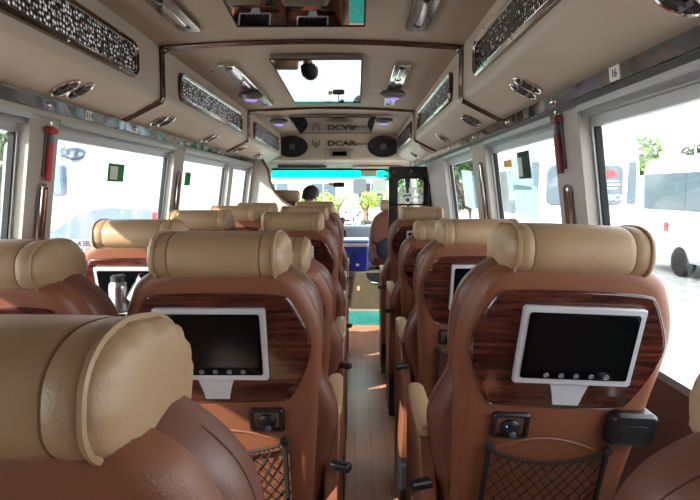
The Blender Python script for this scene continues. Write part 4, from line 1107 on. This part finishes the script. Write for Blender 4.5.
def scooter():
    root = empty('motor_scooter', (0,0,GZ))
    for y in (-.62, .62):
        M = Matrix.Translation((0,y,.27)) @ Matrix.Rotation(PI/2, 4, 'Y')
        m = MB(); m.lathe([(.16,-.05),(.25,-.05),(.27,0),(.25,.05),(.16,.05)], n=20, M=M); wh = m.build('wheel', RUBBER, root)
        m = MB(); m.lathe([(.01,-.03),(.15,-.03),(.15,.03),(.01,.03)], n=14, M=M); m.build('hub', STEEL, wh)
    m = MB(); m.loft([[(x*w, y, z+b*hh) for x, b in ((-1,-1),(1,-1),(1,.4),(.5,1),(-.5,1),(-1,.4))] for y, z, w, hh in ((-.80,.68,.06,.05),(-.55,.58,.15,.16),(-.15,.55,.14,.16),(.05,.34,.13,.08),(.35,.34,.13,.08),(.48,.62,.16,.26),(.60,.80,.10,.14))]); m.build('bodywork', SCP[0], root)
    m = MB(); m.rbox(-.13,.13,-.72,-.02,.72,.82,.04,'x'); m.build('seat', BLACKP, root)
    m = MB(); m.tube([(0,.58,.3),(0,.48,1.0)], .03, 8); m.tube([(-.34,.38,1.02),(-.1,.48,1.0),(.1,.48,1.0),(.34,.38,1.02)], .018, 8); m.build('handlebar', BLACKP, root)
    for s in (-1, 1):
        m = MB(); m.tube([(s*.25,.42,1.02),(s*.30,.44,1.20)], .008, 6); m.ball((s*.31,.44,1.24), .07,.02,.045,10,6); m.build('wing_mirror', BLACKP, root)
    return root
sc0 = scooter()
spots = [(-1.4, 23.0, .5, 'red scooter parked first in the row beyond the windscreen, beside the driver'), (-.3, 22.5, -.4, 'scooter parked second in the row beyond the windscreen'), (.35, 24.0, 1.2, 'scooter standing broadside in the middle of the row beyond the windscreen'), (1.3, 21.5, .2, 'scooter in front of the red one, towards the door'), (1.0, 25.0, -.9, 'scooter further back near the low yellow-green tree'), (-.9, 26.0, 1.0, 'scooter further back below the yellow-green tree'), (.6, 20.6, .9, 'blue scooter nearest the windscreen, centre')]
for i, (x, y, a, lab) in enumerate(spots):
    o = sc0 if i == 0 else copy_tree(sc0)
    o.location = (x, y, GZ); o.rotation_euler = (0,0,a)
    tag(o, lab, 'scooter', 'scooters parked ahead of the bus')
    if i:
        for ch in o.children:
            if ch.name.startswith('bodywork'):
                ch.data = ch.data.copy(); ch.data.materials[0] = SCP[[0,1,2,0,3,2,1][i]]

# ------------------------------------------------------------------ light
sd = bpy.data.lights.new('sun', 'SUN'); so_ = bpy.data.objects.new('sun', sd); COL.objects.link(so_)
sd.energy = 13; sd.angle = math.radians(.7); sd.color = (1, .93, .82)
trav = Vector((1, .75, -.74)).normalized()
so_.rotation_euler = trav.to_track_quat('-Z', 'Y').to_euler()
w = bpy.data.worlds.new('sky'); SC.world = w; w.use_nodes = True
N, L = w.node_tree.nodes, w.node_tree.links
bg = N['Background']; bg.inputs['Color'].default_value = (.92,.96,1,1); bg.inputs['Strength'].default_value = 6.5
SC.view_settings.view_transform = 'Standard'; SC.view_settings.look = 'None'; SC.view_settings.gamma = 1; SC.view_settings.use_curve_mapping = False
SC.view_settings.exposure = 0.15
SC.cycles.max_bounces = 10; SC.cycles.diffuse_bounces = 6; SC.cycles.transparent_max_bounces = 16; SC.cycles.use_denoising = True
SC.cycles.sample_clamp_indirect = 12
